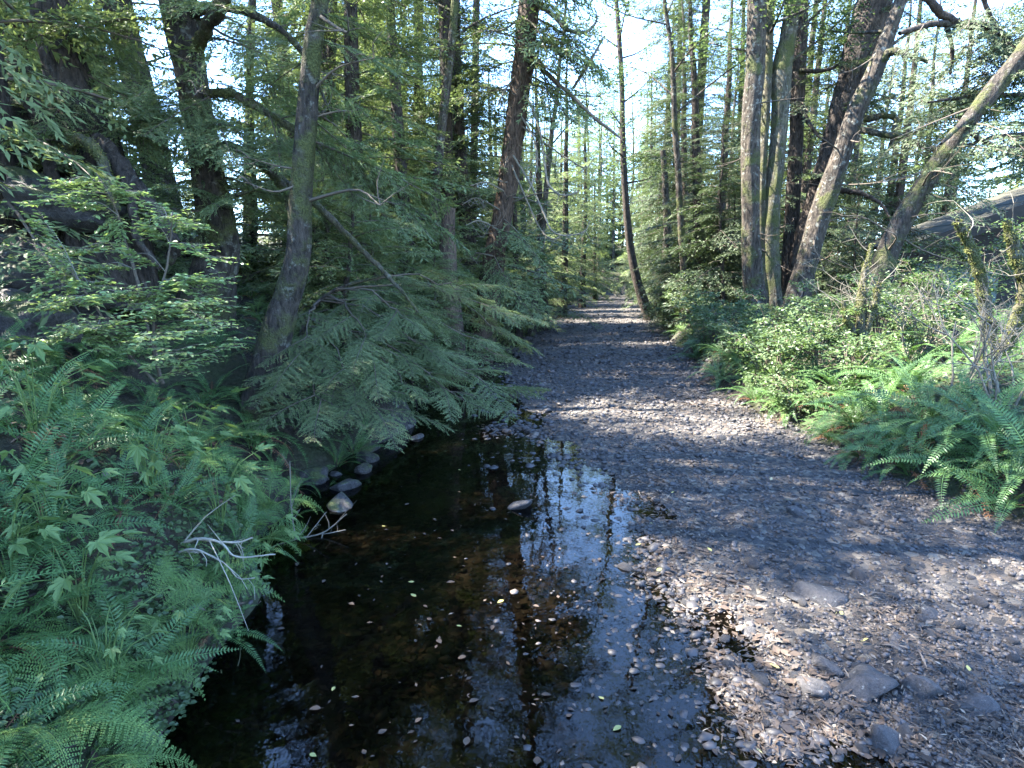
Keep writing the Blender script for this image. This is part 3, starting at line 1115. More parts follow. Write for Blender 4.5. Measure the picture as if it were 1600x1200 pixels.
def shrub_meshes(seed, h, spread, nstem, per, size, leafm, barkm, shape='quad', spray=5):
    rg = np.random.default_rng(seed)
    tb, cb = MB(), MB()
    cs, rs = [], []
    for k in range(nstem):
        az = k * 2.4 + rg.normal(0, 0.5)
        L = spread * rg.uniform(0.4, 1.1)
        hh = h * rg.uniform(0.55, 1.05)
        pts = resample([(0, 0, -0.1), (math.cos(az) * L * 0.25, math.sin(az) * L * 0.25, hh * 0.6), (math.cos(az) * L * 0.7, math.sin(az) * L * 0.7, hh * 0.95), (math.cos(az) * L, math.sin(az) * L, hh * 0.9)], 9)
        pts[1:] += rg.normal(0, 0.02, (8, 3)) * h
        tb.tube(pts, np.linspace(0.012, 0.003, 9), 5)
        for q in range(spray):
            f = rg.uniform(0.3, 1)
            b0 = pts[int(f * 8)]
            a2 = az + rg.normal(0, 1.0)
            e2 = b0 + np.array([math.cos(a2), math.sin(a2), rg.normal(0.1, 0.25)]) * rg.uniform(0.15, 0.4) * spread
            tb.tube(np.stack([b0, (b0 + e2) / 2 + np.array([0, 0, 0.03]), e2]), [0.005, 0.004, 0.002], 4)
            cs += [e2, b0 * 0.4 + e2 * 0.6]
            rs += [0.2 * spread * rg.uniform(0.7, 1.2), 0.17 * spread]
    Q, var = leaf_cloud(rg, cs, rs, per, size, 0.4, shape)
    cb.polys(Q, var, 0)
    return tb.mesh('stem', barkm), cb.mesh('foliage', [leafm])


def frond_path(rg, a0, a1, n):
    t = np.linspace(0, 1, n)
    an = a0 + (a1 - a0) * t ** 0.9
    d = np.stack([np.cos(an), np.zeros(n), np.sin(an)], -1) / (n - 1)
    p = np.concatenate([[np.zeros(3)], np.cumsum(d[:-1], 0)])
    p[:, 1] += rg.normal(0, 0.05) * t ** 2
    return p


def sword_frond(seed, mat, a0=72, a1=-30, npair=38, plen=0.088, pw=0.0175, dead=False):
    rg = np.random.default_rng(seed)
    n = npair
    path = frond_path(rg, R(a0 + rg.normal(0, 8)), R(a1 + rg.normal(0, 12)), n)
    T = unit(np.gradient(path, axis=0))
    Yv = np.tile([0, 1.0, 0], (n, 1))
    Nn = np.cross(T, Yv)
    t = np.linspace(0, 1, n)
    pr = np.interp(t, [0, 0.08, 0.14, 0.35, 0.6, 0.85, 1], [0, 0.0, 0.7, 1.0, 0.88, 0.42, 0.06])
    k = t > 0.1
    mb = MB()
    for sg in (-1, 1):
        D = Yv * sg + T * (0.22 + 0.35 * t[:, None]) + Nn * (0.12 if not dead else -0.5) + rg.normal(0, 0.07, (n, 3))
        L = plen * pr * rg.uniform(0.9, 1.1, n)
        if dead:
            L = L * rg.uniform(0.3, 1.0, n)
        q = leaf_quads(path[k], D[k], Nn[k] + rg.normal(0, 0.15, (k.sum(), 3)), L[k], np.maximum(pw * (0.5 + 0.6 * pr[k]), 0.004), 0.02)
        mb.polys(q, np.clip(0.55 + rg.normal(0, 0.15, k.sum()) - 0.2 * t[k], 0, 1), 0)
    tv, tf = tube(path[::3], np.linspace(0.006, 0.0015, len(path[::3])), 4)
    mb.add(tv, tf, 0.95, 0)
    return mb.mesh('frond', [mat])


def lady_frond(seed, mat):
    rg = np.random.default_rng(seed)
    n = 22
    path = frond_path(rg, R(62 + rg.normal(0, 8)), R(-25 + rg.normal(0, 12)), n)
    T = unit(np.gradient(path, axis=0))
    t = np.linspace(0, 1, n)
    pr = np.interp(t, [0, 0.16, 0.22, 0.4, 0.7, 1], [0, 0, 0.6, 1, 0.62, 0.05])
    mb = MB()
    for j in range(n):
        if t[j] < 0.18:
            continue
        Nn = np.cross(T[j], [0, 1, 0])
        for sg in (-1, 1):
            hd = unit(np.array([0, sg, 0]) + T[j] * 0.3 + Nn * 0.08 + rg.normal(0, 0.05, 3))
            l = 0.21 * pr[j] * rg.uniform(0.9, 1.1)
            m = max(3, int(l / 0.017))
            s = (np.arange(m) + 0.5) / m
            pos = path[j] + hd * (s * l)[:, None] - Nn * (s * l)[:, None] ** 2 * 0.9
            for s2 in (-1, 1):
                d = hd[None] * 0.5 + T[j][None] * s2 + rg.normal(0, 0.08, (m, 3))
                ll = 0.034 * (1 - 0.75 * s) * (0.5 + 0.5 * pr[j])
                mb.polys(leaf_quads(pos, d, np.tile(Nn, (m, 1)) + rg.normal(0, 0.15, (m, 3)), ll, 0.014, 0.0), np.clip(0.5 + rg.normal(0, 0.14, m), 0, 1), 0)
    tv, tf = tube(path[::2], np.linspace(0.006, 0.0015, len(path[::2])), 4)
    mb.add(tv, tf, 0.9, 0)
    return mb.mesh('frond', [mat])


SWORD = [sword_frond(500 + k, M_FERN, a0=[78, 70, 60, 66, 80, 52][k], a1=[-20, -40, -25, -55, -8, -12][k]) for k in range(6)]
LADY = [lady_frond(520 + k, M_LADY) for k in range(4)]
DEAD = [sword_frond(540 + k, M_DEADFERN, 42, -70, 32, 0.085, 0.014, True) for k in range(2)]


def slope_up(x, y, f=0.5):
    e = 0.25
    gxx = (hz1(x + e, y) - hz1(x - e, y)) / (2 * e)
    gyy = (hz1(x, y + e) - hz1(x, y - e)) / (2 * e)
    n = unit(np.array([-gxx, -gyy, 1.0]))
    return unit(n * f + np.array([0, 0, 1.0]) * (1 - f))


def make_fern(rg, x, y, size, kind='sword', nf=None, z=None, dead=1):
    up = slope_up(x, y)
    M = rot_to(np.cross([0, 1, 0], up), up)
    M = np.stack([M[:, 0], np.cross(up, M[:, 0]), up], 1)
    zz = hz1(x, y) - 0.01 if z is None else z
    name, cat = ('sword_fern', 'fern') if kind == 'sword' else ('lady_fern', 'fern')
    t = thing(name, None, cat, (x, y, zz), euler_of(M))
    nf = nf or int(rg.integers(8, 13) if kind == 'sword' else rg.integers(6, 10))
    a = rg.uniform(0, 6.28)
    for k in range(nf):
        a += 2 * PI / nf + rg.normal(0, 0.18)
        me = SWORD[int(rg.integers(6))] if kind == 'sword' else LADY[int(rg.integers(4))]
        obj('frond', me, t, (0.03 * math.cos(a), 0.03 * math.sin(a), 0), Euler((rg.normal(0, 0.2), rg.normal(0, 0.2), a)), size * rg.uniform(0.7, 1.1))
    for k in range(dead):
        obj('dead_frond', DEAD[k % 2], t, (0, 0, 0.02), Euler((0, 0, rg.uniform(0, 6.28))), size * rg.uniform(0.6, 0.95))
    return t


def palmate(seed, mat):
    """five lobed leaf on a stalk, lying flat, stalk towards -x"""
    lob = [(-70, 0.42), (-35, 0.75), (0, 1.0), (35, 0.75), (70, 0.42)]
    out = [(-0.18, 0.0)]
    pts = []
    pts.append((-0.08, -0.16))
    for k, (an, r) in enumerate(lob):
        a = R(an)
        for da, f in ((-13, 0.62), (-6, 0.72), (0, 1.0), (6, 0.72), (13, 0.62)):
            pts.append((r * f * math.cos(a + R(da)), r * f * math.sin(a + R(da))))
        if k < 4:
            a2 = R((an + lob[k + 1][0]) / 2)
            pts.append((0.4 * math.cos(a2), 0.4 * math.sin(a2)))
    pts.append((-0.08, 0.16))
    rgn = np.random.default_rng(seed)
    V = [(0, 0, 0.0)] + [(x, y, 0.10 * abs(math.sin(3 * math.atan2(y, x + 0.3))) - 0.22 * (x * x + y * y) + rgn.normal(0, 0.015)) for x, y in pts]
    F = [(0, i, i + 1) for i in range(1, len(pts))]
    mb = MB()
    mb.add(V, F, rgn.uniform(0.3, 0.8), 0, False)
    return mb.mesh('leaf', [mat])


PALM = [palmate(600 + k, M_MAPLE) for k in range(4)]


def leaf_plant(rg, x, y, h, nleaf, size, label, z=None, lean=(0.2, -0.2)):
    zz = hz1(x, y) if z is None else z
    t = thing('thimbleberry_plant', label, 'plant', (x, y, zz))
    for k in range(nleaf):
        a = k * 2.4 + rg.normal(0, 0.3)
        hh = h * rg.uniform(0.35, 1.0)
        rr = rg.uniform(0.3, 1.0) * h * 0.55
        e = np.array([math.cos(a) * rr + lean[0] * hh, math.sin(a) * rr + lean[1] * hh, hh])
        mb = MB()
        mb.tube(resample([(0, 0, -0.05), e * np.array([0.4, 0.4, 0.75]), e], 6), np.linspace(0.005, 0.002, 6), 4, 0.8)
        obj('stalk', mb.mesh('stalk', [M_MAPLE]), t)
        obj('leaf', PALM[int(rg.integers(4))], t, e, Euler((rg.normal(0.1, 0.25), rg.normal(0.25, 0.25), a)), size * rg.uniform(0.7, 1.15))
    return t


def hit(px, py, lift=0.0):
    """where the sight line through a photo pixel meets the ground"""
    d = ray(px, py)
    for q in np.arange(1.2, 120, 0.03):
        p = np.array([0, 0, CAM_H]) + d * q
        if p[2] < hz1(p[0], p[1]) + lift:
            return p
    return p


def copy_tree(o, parent=None):
    c = o.copy()
    C.objects.link(c)
    c.parent = parent
    for ch in list(o.children):
        copy_tree(ch, c)
    return c


# ------------------------------------------------------------------ trunks placed from the photograph
def hero_trunk(name, label, path_px, barkm, top_h=9.0, sides=16, seed=1, amp=0.10, flare=1.5, ridges=0.05, group=None, cat='tree', sink=True, rings=None):
    """path_px: (px, py, width px, depth), top first. Grows on above the picture and down into the ground."""
    pts = []
    for q, (px, py, w, d) in enumerate(path_px):
        p = P(px, py, d)
        a, b = path_px[max(0, q - 1)], path_px[min(len(path_px) - 1, q + 1)]
        w = w * abs(b[1] - a[1]) / math.hypot(b[0] - a[0], b[1] - a[1])
        r = w / 2 / FPX * d * math.cos(math.atan(abs(px - 800) / FPX)) * 0.88
        pts.append([*p, r])
    pts = np.array(pts)[::-1]
    b = pts[0].copy()
    gz = hz1(b[0], b[1])
    if sink:
        dz = b[2] - (gz - 0.3)
        if dz > 0.05:
            d = pts[0] - pts[min(1, len(pts) - 1)]
            dirn = d[:3] / (abs(d[2]) + 1e-6)
            dirn = np.clip(dirn, -0.35, 0.35)
            dirn[2] = -1
            low = np.array([*(b[:3] + dirn * dz), b[3] * flare])
            pts = np.vstack([low, pts])
        else:
            pts[0, 3] *= flare ** 0.5
    if top_h:
        d = unit(pts[-1, :3] - pts[-2, :3])
        if d[2] < 0.3:
            d = unit(d + np.array([0, 0, 0.4]))
        L = max(0.5, (top_h - pts[-1, 2]) / max(0.3, d[2]))
        r = pts[-1, 3]
        for f in (0.4, 0.75, 1.0):
            pts = np.vstack([pts, [*(pts[-1, :3] + d * L * (0.4 if f == 0.4 else (0.35 if f == 0.75 else 0.25))), r * (1 - 0.75 * f)]])
            d = unit(d + np.array([0, 0, 0.15]))
    L = np.linalg.norm(np.diff(pts[:, :3], axis=0), axis=1).sum()
    rings = rings or int(np.clip(L * 8, 16, 110))
    sides = int(sides * 1.7)
    rs = resample(pts, rings)
    path, rad = rs[:, :3], np.maximum(rs[:, 3], 0.008)
    f1 = sines(seed, 3, 10, 0.8, 3.0)
    f2 = sines(seed + 1, 3, 12, 4, 9)
    th = np.arange(sides) / sides * 2 * PI
    arc = np.linspace(0, L, rings)
    g = np.stack([np.cos(th)[None, :] * 1.6 + 0 * arc[:, None], np.sin(th)[None, :] * 1.6 + 0 * arc[:, None], arc[:, None] * 1.1 + 0 * th[None, :]], -1)
    g2 = np.stack([np.cos(th)[None, :] * 2.6 + 0 * arc[:, None], np.sin(th)[None, :] * 2.6 + 0 * arc[:, None], arc[:, None] * 0.55 + 0 * th[None, :]], -1)
    rm = 1 + amp * 0.45 * f1(g) + ridges * 0.6 * f2(g) - ridges * 0.9 * np.abs(f2(g2))
    if flare > 1:
        lobes = 1 + 0.22 * np.exp(-arc / 0.5)[:, None] * np.sin(th * 4 + seed)[None, :]
        rm = rm * lobes
    V, F = tube(path, rad, sides, rm)
    root = thing(name, label, cat, (path[0][0], path[0][1], gz), group=group)
    mb = MB()
    mb.add(V, F, 0.5)
    mb.build('trunk', barkm, root, (path[0][0], path[0][1], gz))
    root['_path'] = [float(c) for c in rs.ravel()]
    return root


def root_path(root):
    rs = np.array(root['_path']).reshape(-1, 4)
    return rs


def limb(root, name, px_path, barkm, sides=8, seed=3, fuzz=0):
    """px_path: (px, py, width px, depth) from the trunk outwards"""
    pts = []
    for px, py, w, d in px_path:
        p = P(px, py, d)
        pts.append([*p, w / 2 / FPX * d * 0.8])
    rs = resample(pts, max(8, len(pts) * 6))
    rgl = np.random.default_rng(seed)
    rs[1:-1, :3] += rgl.normal(0, 0.12, (len(rs) - 2, 3)) * rs[1:-1, 3:4]
    mb = MB()
    rm = 1 + 0.12 * sines(seed, 2, 8, 1, 4)(np.stack(np.meshgrid(np.arange(sides), np.arange(len(rs))), -1))
    V, F = tube(rs[:, :3], np.maximum(rs[:, 3], 0.003), sides, rm)
    mb.add(V, F, 0.5)
    o = mb.build(name, barkm, root, np.array(root.location))
    if fuzz:
        fz = moss_fuzz(rgl, rs, fuzz)
        fz.build('moss', [M_MOSS], o, np.array(root.location))['kind'] = 'stuff'
    return o, rs


def moss_fuzz(rg, rs, n, length=0.024):
    n = int(n * 1.5)
    k = rg.uniform(0, len(rs) - 1.001, n)
    i0 = k.astype(int)
    f = (k - i0)[:, None]
    p = rs[i0] * (1 - f) + rs[i0 + 1] * f
    T = unit(rs[i0 + 1, :3] - rs[i0, :3])
    d = rg.normal(0, 1, (n, 3))
    d = unit(d - T * (d * T).sum(1, keepdims=True))
    lump = np.clip(1 + 0.9 * np.sin(k * 2.1) * np.sin(k * 0.7 + 1), 0.3, 2)
    pos = p[:, :3] + d * p[:, 3:4] * 0.9
    D = unit(d + np.array([0, 0, -0.5]) + rg.normal(0, 0.5, (n, 3)))
    mb = MB()
    mb.polys(leaf_quads(pos, D, rg.normal(0, 1, (n, 3)), length * lump * rg.uniform(0.5, 1.3, n), length * 0.5), rg.uniform(0, 1, n), 0)
    return mb


def hang_bough(root, p0, p1, k, rgb, protos=None, roll=None, fat=1.0):
    p0, p1 = np.asarray(p0, float), np.asarray(p1, float)
    d = p1 - p0
    L = np.linalg.norm(d)
    kk = k % len(BOUGH_HI)
    dr = 0.12 + 0.025 * kk
    # the proto's own droop is undone so that its tip meets p1
    M = rot_to(d + np.array([0, 0, (dr - 0.10) * L]), roll=rgb.normal(0, 0.2) if roll is None else roll)
    me = (protos or BOUGH_HI)[kk % len(protos or BOUGH_HI)]
    o = obj('bough', me, root, p0 - np.array(root.location), euler_of(M), (L, L * fat, L))
    return o


def trunk_boughs(root, z0, z1, n, Lr, rgb, az_c=None, az_s=3.2, pitch=(-0.25, 0.15), protos=None):
    rs = root_path(root)
    for k in range(n):
        z = z0 + (z1 - z0) * (k + rgb.uniform()) / n
        p = np.array([np.interp(z, rs[:, 2], rs[:, i]) for i in range(3)])
        az = (az_c if az_c is not None else 0) + rgb.uniform(-az_s, az_s)
        el = rgb.uniform(*pitch)
        L = rgb.uniform(*Lr)
        M = rot_to((math.cos(az) * math.cos(el), math.sin(az) * math.cos(el), math.sin(el)), roll=rgb.normal(0, 0.25))
        pr = protos or BOUGH_HI
        obj('bough', pr[int(rgb.integers(len(pr)))], root, p - np.array(root.location), euler_of(M), (L, L * rgb.uniform(0.8, 1.1), L))

# ------------------------------------------------------------------ left side: rocks, stump, trees
def big_rock(name, label, px, py, depth, size, seed, mat, sub=5, chop=10, rot=(0, 0, 0), rough=0.16):
    p = P(px, py, depth)
    bm = bmesh.new()
    bmesh.ops.create_icosphere(bm, subdivisions=sub, radius=1)
    V = np.array([v.co[:] for v in bm.verts])
    Fc = np.array([[v.index for v in f.verts] for f in bm.faces])
    bm.free()
    V = V * (1 + rough * sines(seed, 3, 10, 0.8, 2.5)(V) - rough * 0.5 * np.abs(sines(seed + 7, 3, 16, 3, 9)(V)) - rough * 0.22 * np.abs(sines(seed + 8, 3, 20, 9, 24)(V)))[:, None]
    rgk = np.random.default_rng(seed)
    for _ in range(chop):
        n = unit(rgk.normal(size=3))
        d = V @ n
        c = rgk.uniform(0.55, 0.85)
        V = V - np.where(d > c, d - c, 0)[:, None] * n * 0.8
    # ledges
    led = np.sin(V[:, 2] * 9 + sines(seed + 3, 3, 8, 1, 3)(V) * 1.2)
    V = V * (1 + 0.06 * np.clip(led * 3.5, -1, 1))[:, None]
    V = V * np.array(size)
    mb = MB()
    mb.add(V, Fc, 0.5)
    o = obj(name, mb.mesh(name, mat), loc=p, rot=rot)
    return tag(o, label, 'rock')


big_rock('rock_outcrop', 'dark rock outcrop with pale lichen patches at the top of the fern bank', -40, 235, 7.4, (1.35, 1.0, 0.95), 71, M_ROCK, rot=(0.1, 0.15, 0.3))
big_rock('boulder', 'grey boulder with overhanging dark underside below the lichened outcrop', 10, 452, 6.2, (1.15, 0.8, 0.62), 73, M_ROCK, rot=(0, 0.12, 0.5))
big_rock('boulder', 'mossy rock shelf between the outcrop and the huckleberry', 105, 330, 7.0, (0.7, 0.6, 0.32), 74, M_MROCK, sub=4, rot=(0, 0.2, 0.2))
big_rock('boulder', 'low mossy boulder among ferns under the grey boulder', 20, 510, 5.6, (0.55, 0.5, 0.36), 75, M_MROCK, sub=4)

rgb = np.random.default_rng(77)
# old stump whose roots straddle the rock
stump = hero_trunk('old_stump', 'old dark stump with roots gripping the rock beside the outcrop', [(78, -10, 70, 7.8), (92, 60, 74, 7.8), (118, 150, 92, 7.8), (140, 230, 120, 7.7), (150, 300, 150, 7.6)], M_BARK_DARK, top_h=5.2, sides=22, seed=31, amp=0.16, flare=1.3, ridges=0.08, cat='stump')
limb(stump, 'root', [(52, 160, 26, 7.2), (70, 225, 24, 7.0), (85, 290, 22, 6.8), (92, 350, 18, 6.7)], M_BARK_DARK, seed=4)
limb(stump, 'root', [(95, 260, 20, 7.1), (115, 222, 20, 6.95), (142, 225, 20, 6.85), (163, 262, 19, 6.75), (182, 330, 14, 6.65)], M_BARK_GREEN, seed=5, fuzz=500)
limb(stump, 'root', [(150, 215, 30, 7.2), (195, 270, 34, 7.0), (240, 330, 28, 6.9), (275, 380, 20, 6.8)], M_BARK_DARK, seed=6)
limb(stump, 'root', [(120, 250, 24, 7.2), (128, 310, 20, 6.9), (118, 370, 14, 6.8)], M_BARK_DARK, seed=7)
limb(stump, 'root', [(170, 240, 18, 7.1), (205, 310, 18, 6.85), (215, 370, 14, 6.75), (250, 420, 9, 6.7)], M_BARK_DARK, seed=8)
trunk_boughs(stump, 3.6, 5.2, 14, (0.9, 1.7), rgb, -1.0, 1.6, (-0.6, 0.1))

treeB = hero_trunk('leaning_conifer', 'dark leaning conifer trunk rising behind the old stump', [(178, -10, 58), (196, 60, 58), (215, 130, 54), (235, 210, 56), (255, 300, 66)] and
                   [(178, -10, 58, 12), (196, 60, 58, 12), (215, 130, 54, 12), (235, 210, 56, 12), (255, 300, 66, 12)], M_BARK_DARK, top_h=15, seed=32)
trunk_boughs(treeB, 6.5, 14, 12, (1.4, 2.8), rgb, 0, 3.2)

treeC = hero_trunk('hemlock_tree', 'big hemlock with swept swollen base standing at the edge of the bank', [(276, -10, 66, 8), (300, 130, 58, 8), (320, 240, 56, 8), (335, 320, 62, 8), (343, 390, 74, 8), (330, 440, 96, 8)], M_BARK_MOSSY, top_h=13, sides=26, seed=33, amp=0.12, flare=1.25, ridges=0.035)
limb(treeC, 'root', [(350, 395, 44, 7.9), (310, 385, 34, 7.75), (280, 388, 24, 7.65), (262, 410, 16, 7.55)], M_BARK_MOSSY, seed=9)
limb(treeC, 'branch', [(295, 22, 16, 7.9), (345, 12, 15, 7.8), (400, 25, 14, 7.7), (450, 55, 11, 7.6), (488, 110, 7, 7.5), (520, 190, 4, 7.4)], M_BARK_MOSSY, seed=10, fuzz=250)
limb(treeC, 'branch', [(308, 75, 26, 7.8), (325, 40, 24, 7.5), (345, 12, 24, 7.2), (357, -25, 22, 7.0)], M_BARK_ALDER, seed=11)
limb(treeC, 'branch', [(322, 146, 18, 7.9), (365, 147, 16, 7.8), (420, 178, 14, 7.75), (475, 212, 13, 7.7), (530, 255, 10, 7.6), (585, 300, 7, 7.5), (640, 335, 5, 7.4), (690, 350, 3, 7.3)], M_BARK_GREEN, seed=12, fuzz=300)
limb(treeC, 'branch', [(350, 225, 14, 8.2), (400, 245, 14, 8.1), (440, 280, 14, 8.0), (500, 325, 14, 7.9), (560, 385, 12, 7.8), (605, 430, 9, 7.7), (640, 470, 6, 7.6), (665, 505, 4, 7.5)], M_BARK_GREEN, seed=13, fuzz=450)
limb(treeC, 'branch', [(400, 250, 16, 8.0), (430, 275, 17, 7.9), (448, 305, 17, 7.85), (455, 335, 14, 7.8)], M_BARK_GREEN, seed=14, fuzz=400)
limb(treeC, 'branch', [(352, 312, 9, 7.8), (378, 302, 7, 7.5), (398, 298, 4, 7.3)], M_BARK_GREEN, seed=15, fuzz=60)
trunk_boughs(treeC, 2.9, 4.4, 13, (0.9, 1.6), rgb, -0.9, 1.5, (-0.45, 0.05))
trunk_boughs(treeC, 4.2, 12.6, 22, (1.3, 2.8), rgb, 0, 3.2)
for k, (a, b) in enumerate([((330, 150, 7.9), (235, 215, 7.0)), ((320, 190, 7.9), (430, 225, 7.1)), ((300, 120, 7.9), (185, 170, 6.7)), ((325, 175, 8), (380, 260, 7.0)), ((335, 190, 8), (290, 265, 7.0)), ((305, 60, 8), (430, 120, 7.0)),
                            ((420, 178, 7.7), (450, 270, 7.3)), ((475, 212, 7.7), (560, 330, 7.2)), ((530, 255, 7.6), (690, 380, 7.0)), ((500, 230, 7.65), (640, 300, 7.1)), ((585, 300, 7.5), (740, 400, 7.2)), ((440, 185, 7.7), (560, 180, 7.2)), ((460, 205, 7.7), (600, 240, 7.2)), ((365, 147, 7.8), (470, 150, 7.3))]):
    hang_bough(treeC, P(*a), P(*b), k, rgb)

treeD = hero_trunk('mossy_trunk_tree', 'slim dark trunk mossy at its foot, leaning beside the hemlock spray', [(502, -10, 30, 6.9), (490, 60, 33, 6.9), (478, 200, 38, 6.9), (471, 300, 40, 6.9), (466, 400, 46, 6.9), (448, 470, 52, 6.9), (432, 520, 62, 6.9)], M_BARK_MOSSY, top_h=12, sides=22, seed=34, amp=0.09, flare=1.35, ridges=0.03)
trunk_boughs(treeD, 5.8, 11.8, 18, (1.2, 2.4), rgb, 0.2, 3.2)
for k, (a, b) in enumerate([((488, 120, 6.9), (600, 210, 6.9)), ((480, 180, 6.9), (600, 300, 7.2)), ((492, 60, 6.9), (640, 130, 7.0)), ((490, 90, 6.9), (400, 180, 7.4)), ((478, 215, 6.9), (700, 330, 7.2)), ((495, 20, 6.9), (610, 60, 7.0))]):
    hang_bough(treeD, P(*a), P(*b), k + 2, rgb)

# young hemlock whose sprays hang out over the pool
s0 = hit(462, 560)
hem = thing('young_hemlock', 'young hemlock with wide flat sprays hanging out over the dark pool', 'tree', s0)
st = resample([s0 - [0, 0, 0.15], P(478, 500, s0[1] - 0.1), P(520, 455, s0[1] - 0.1), P(600, 430, s0[1] - 0.1)], 14)
mb = MB()
mb.tube(st, np.linspace(0.045, 0.012, 14), 8)
mb.build('trunk', M_BARK_MOSSY, hem, s0)
LIMBS = [((470, 520), (800, 620, 7.4)), ((475, 515), (735, 640, 6.9)), ((470, 525), (600, 660, 6.5)), ((465, 530), (505, 645, 6.4)), ((520, 455), (785, 492, 8.6)), ((500, 480), (690, 565, 7.4)), ((480, 510), (640, 605, 6.9)), ((505, 475), (782, 560, 8.1)),
         ((480, 515), (555, 605, 6.7)), ((462, 535), (440, 600, 6.6)), ((540, 448), (730, 450, 8.4)), ((525, 455), (640, 500, 7.4)), ((510, 470), (590, 550, 7.0)), ((600, 430), (790, 525, 8.4)), ((500, 480), (470, 560, 6.8))]
for k, (a, b) in enumerate(LIMBS):
    p0 = np.array([np.interp(a[0], [to_px(q)[0] for q in st[2:]], st[2:, i]) for i in range(3)])
    p1 = P(*b)
    L0 = np.linalg.norm(p1 - p0)
    pth = resample([p0, p0 + (p1 - p0) * 0.45 + np.array([0, 0, 0.10 * L0]), p0 + (p1 - p0) * 0.8 + np.array([0, 0, 0.05 * L0]), p1], 12)
    pth[1:-1] += rgb.normal(0, 0.02, (10, 3))
    tb = MB()
    tb.tube(pth, np.linspace(0.016, 0.004, 12), 5)
    tb.build('branch', M_TWIG, hem, s0)
    dirn = unit(p1 - p0)
    for q in range(7):
        f = 0.3 + 0.68 * q / 6
        c = pth[int(f * 11)]
        sg = 1 if q % 2 else -1
        ang = sg * R(rgb.uniform(28, 60)) * (1 - 0.75 * (q == 6))
        d = np.array([dirn[0] * math.cos(ang) - dirn[1] * math.sin(ang), dirn[0] * math.sin(ang) + dirn[1] * math.cos(ang), dirn[2] * 0.6 + rgb.normal(-0.06, 0.1)])
        Lb = rgb.uniform(0.5, 0.95) * (0.75 + 0.25 * L0 / 2.5)
        M = rot_to(d, roll=float(rgb.normal(0, 0.22)))
        obj('bough', BOUGH_HI[int(rgb.integers(6))], hem, c - s0, euler_of(M), (Lb, Lb * 0.95, Lb))

# thinner trunks standing further up the left bank
MID_TRUNKS = [
    ('grey trunk showing just behind the slim mossy one', [(430, -10, 20, 15), (445, 90, 20, 15), (458, 200, 22, 15), (462, 320, 24, 15)], M_BARK_ALDER),
    ('dark trunk close behind the slim mossy trunk, branches bare', [(516, 120, 18, 14), (512, 240, 20, 14), (508, 390, 24, 14)], M_BARK_DARK),
    ('straight thin trunk lit pale between the hemlocks', [(590, -10, 15, 22), (591, 130, 16, 22), (590, 300, 18, 22)], M_BARK_ALDER),
    ('tall straight fir trunk left of the curly branched cedar', [(694, -10, 20, 17), (697, 200, 22, 17), (699, 330, 26, 17), (700, 400, 30, 17)], M_BARK_DARK),
    ('short reddish rotten trunk beside the hollow under the bank', [(702, 325, 22, 13.5), (698, 400, 34, 13.5), (700, 470, 44, 13.5)], M_BARK_CEDAR),
    ('thin pale alder stem behind the old stump', [(98, -10, 12, 15), (112, 100, 12, 15), (130, 250, 14, 15)], M_BARK_ALDER),
    ('thin white alder stem beside the leaning conifer', [(152, -10, 13, 16), (165, 120, 13, 16), (180, 260, 15, 16)], M_BARK_ALDER),
    ('slender mossy stem standing between hemlock and pale alders', [(395, -10, 14, 18), (390, 120, 15, 18), (388, 280, 16, 18)], M_BARK_MOSSY),
    ('thin dark stem in front of the tall fir', [(655, 60, 10, 19), (648, 220, 11, 19), (640, 400, 13, 19)], M_BARK_DARK),
    ('thin dark stem halfway between fir and cedar', [(745, -10, 11, 23), (742, 180, 12, 23), (738, 380, 14, 23)], M_BARK_DARK),
    ('fir trunk far back seen past the cedar foot', [(552, -10, 14, 27), (556, 160, 15, 27), (560, 330, 16, 27)], M_BARK_DARK),
]
for k, (lab, pth, mt) in enumerate(MID_TRUNKS):
    short = 'rotten' in lab
    t = hero_trunk('fir_tree' if mt is M_BARK_DARK else 'alder_tree', lab, pth, mt, top_h=None if short else 14, sides=12, seed=40 + k, flare=1.3)
    if short:
        t.name = 'rotten_trunk'
    elif mt is M_BARK_DARK:
        trunk_boughs(t, 3.4, 13.5, 34, (1.2, 2.6), rgb, 0, 3.2, protos=BOUGH_MID)

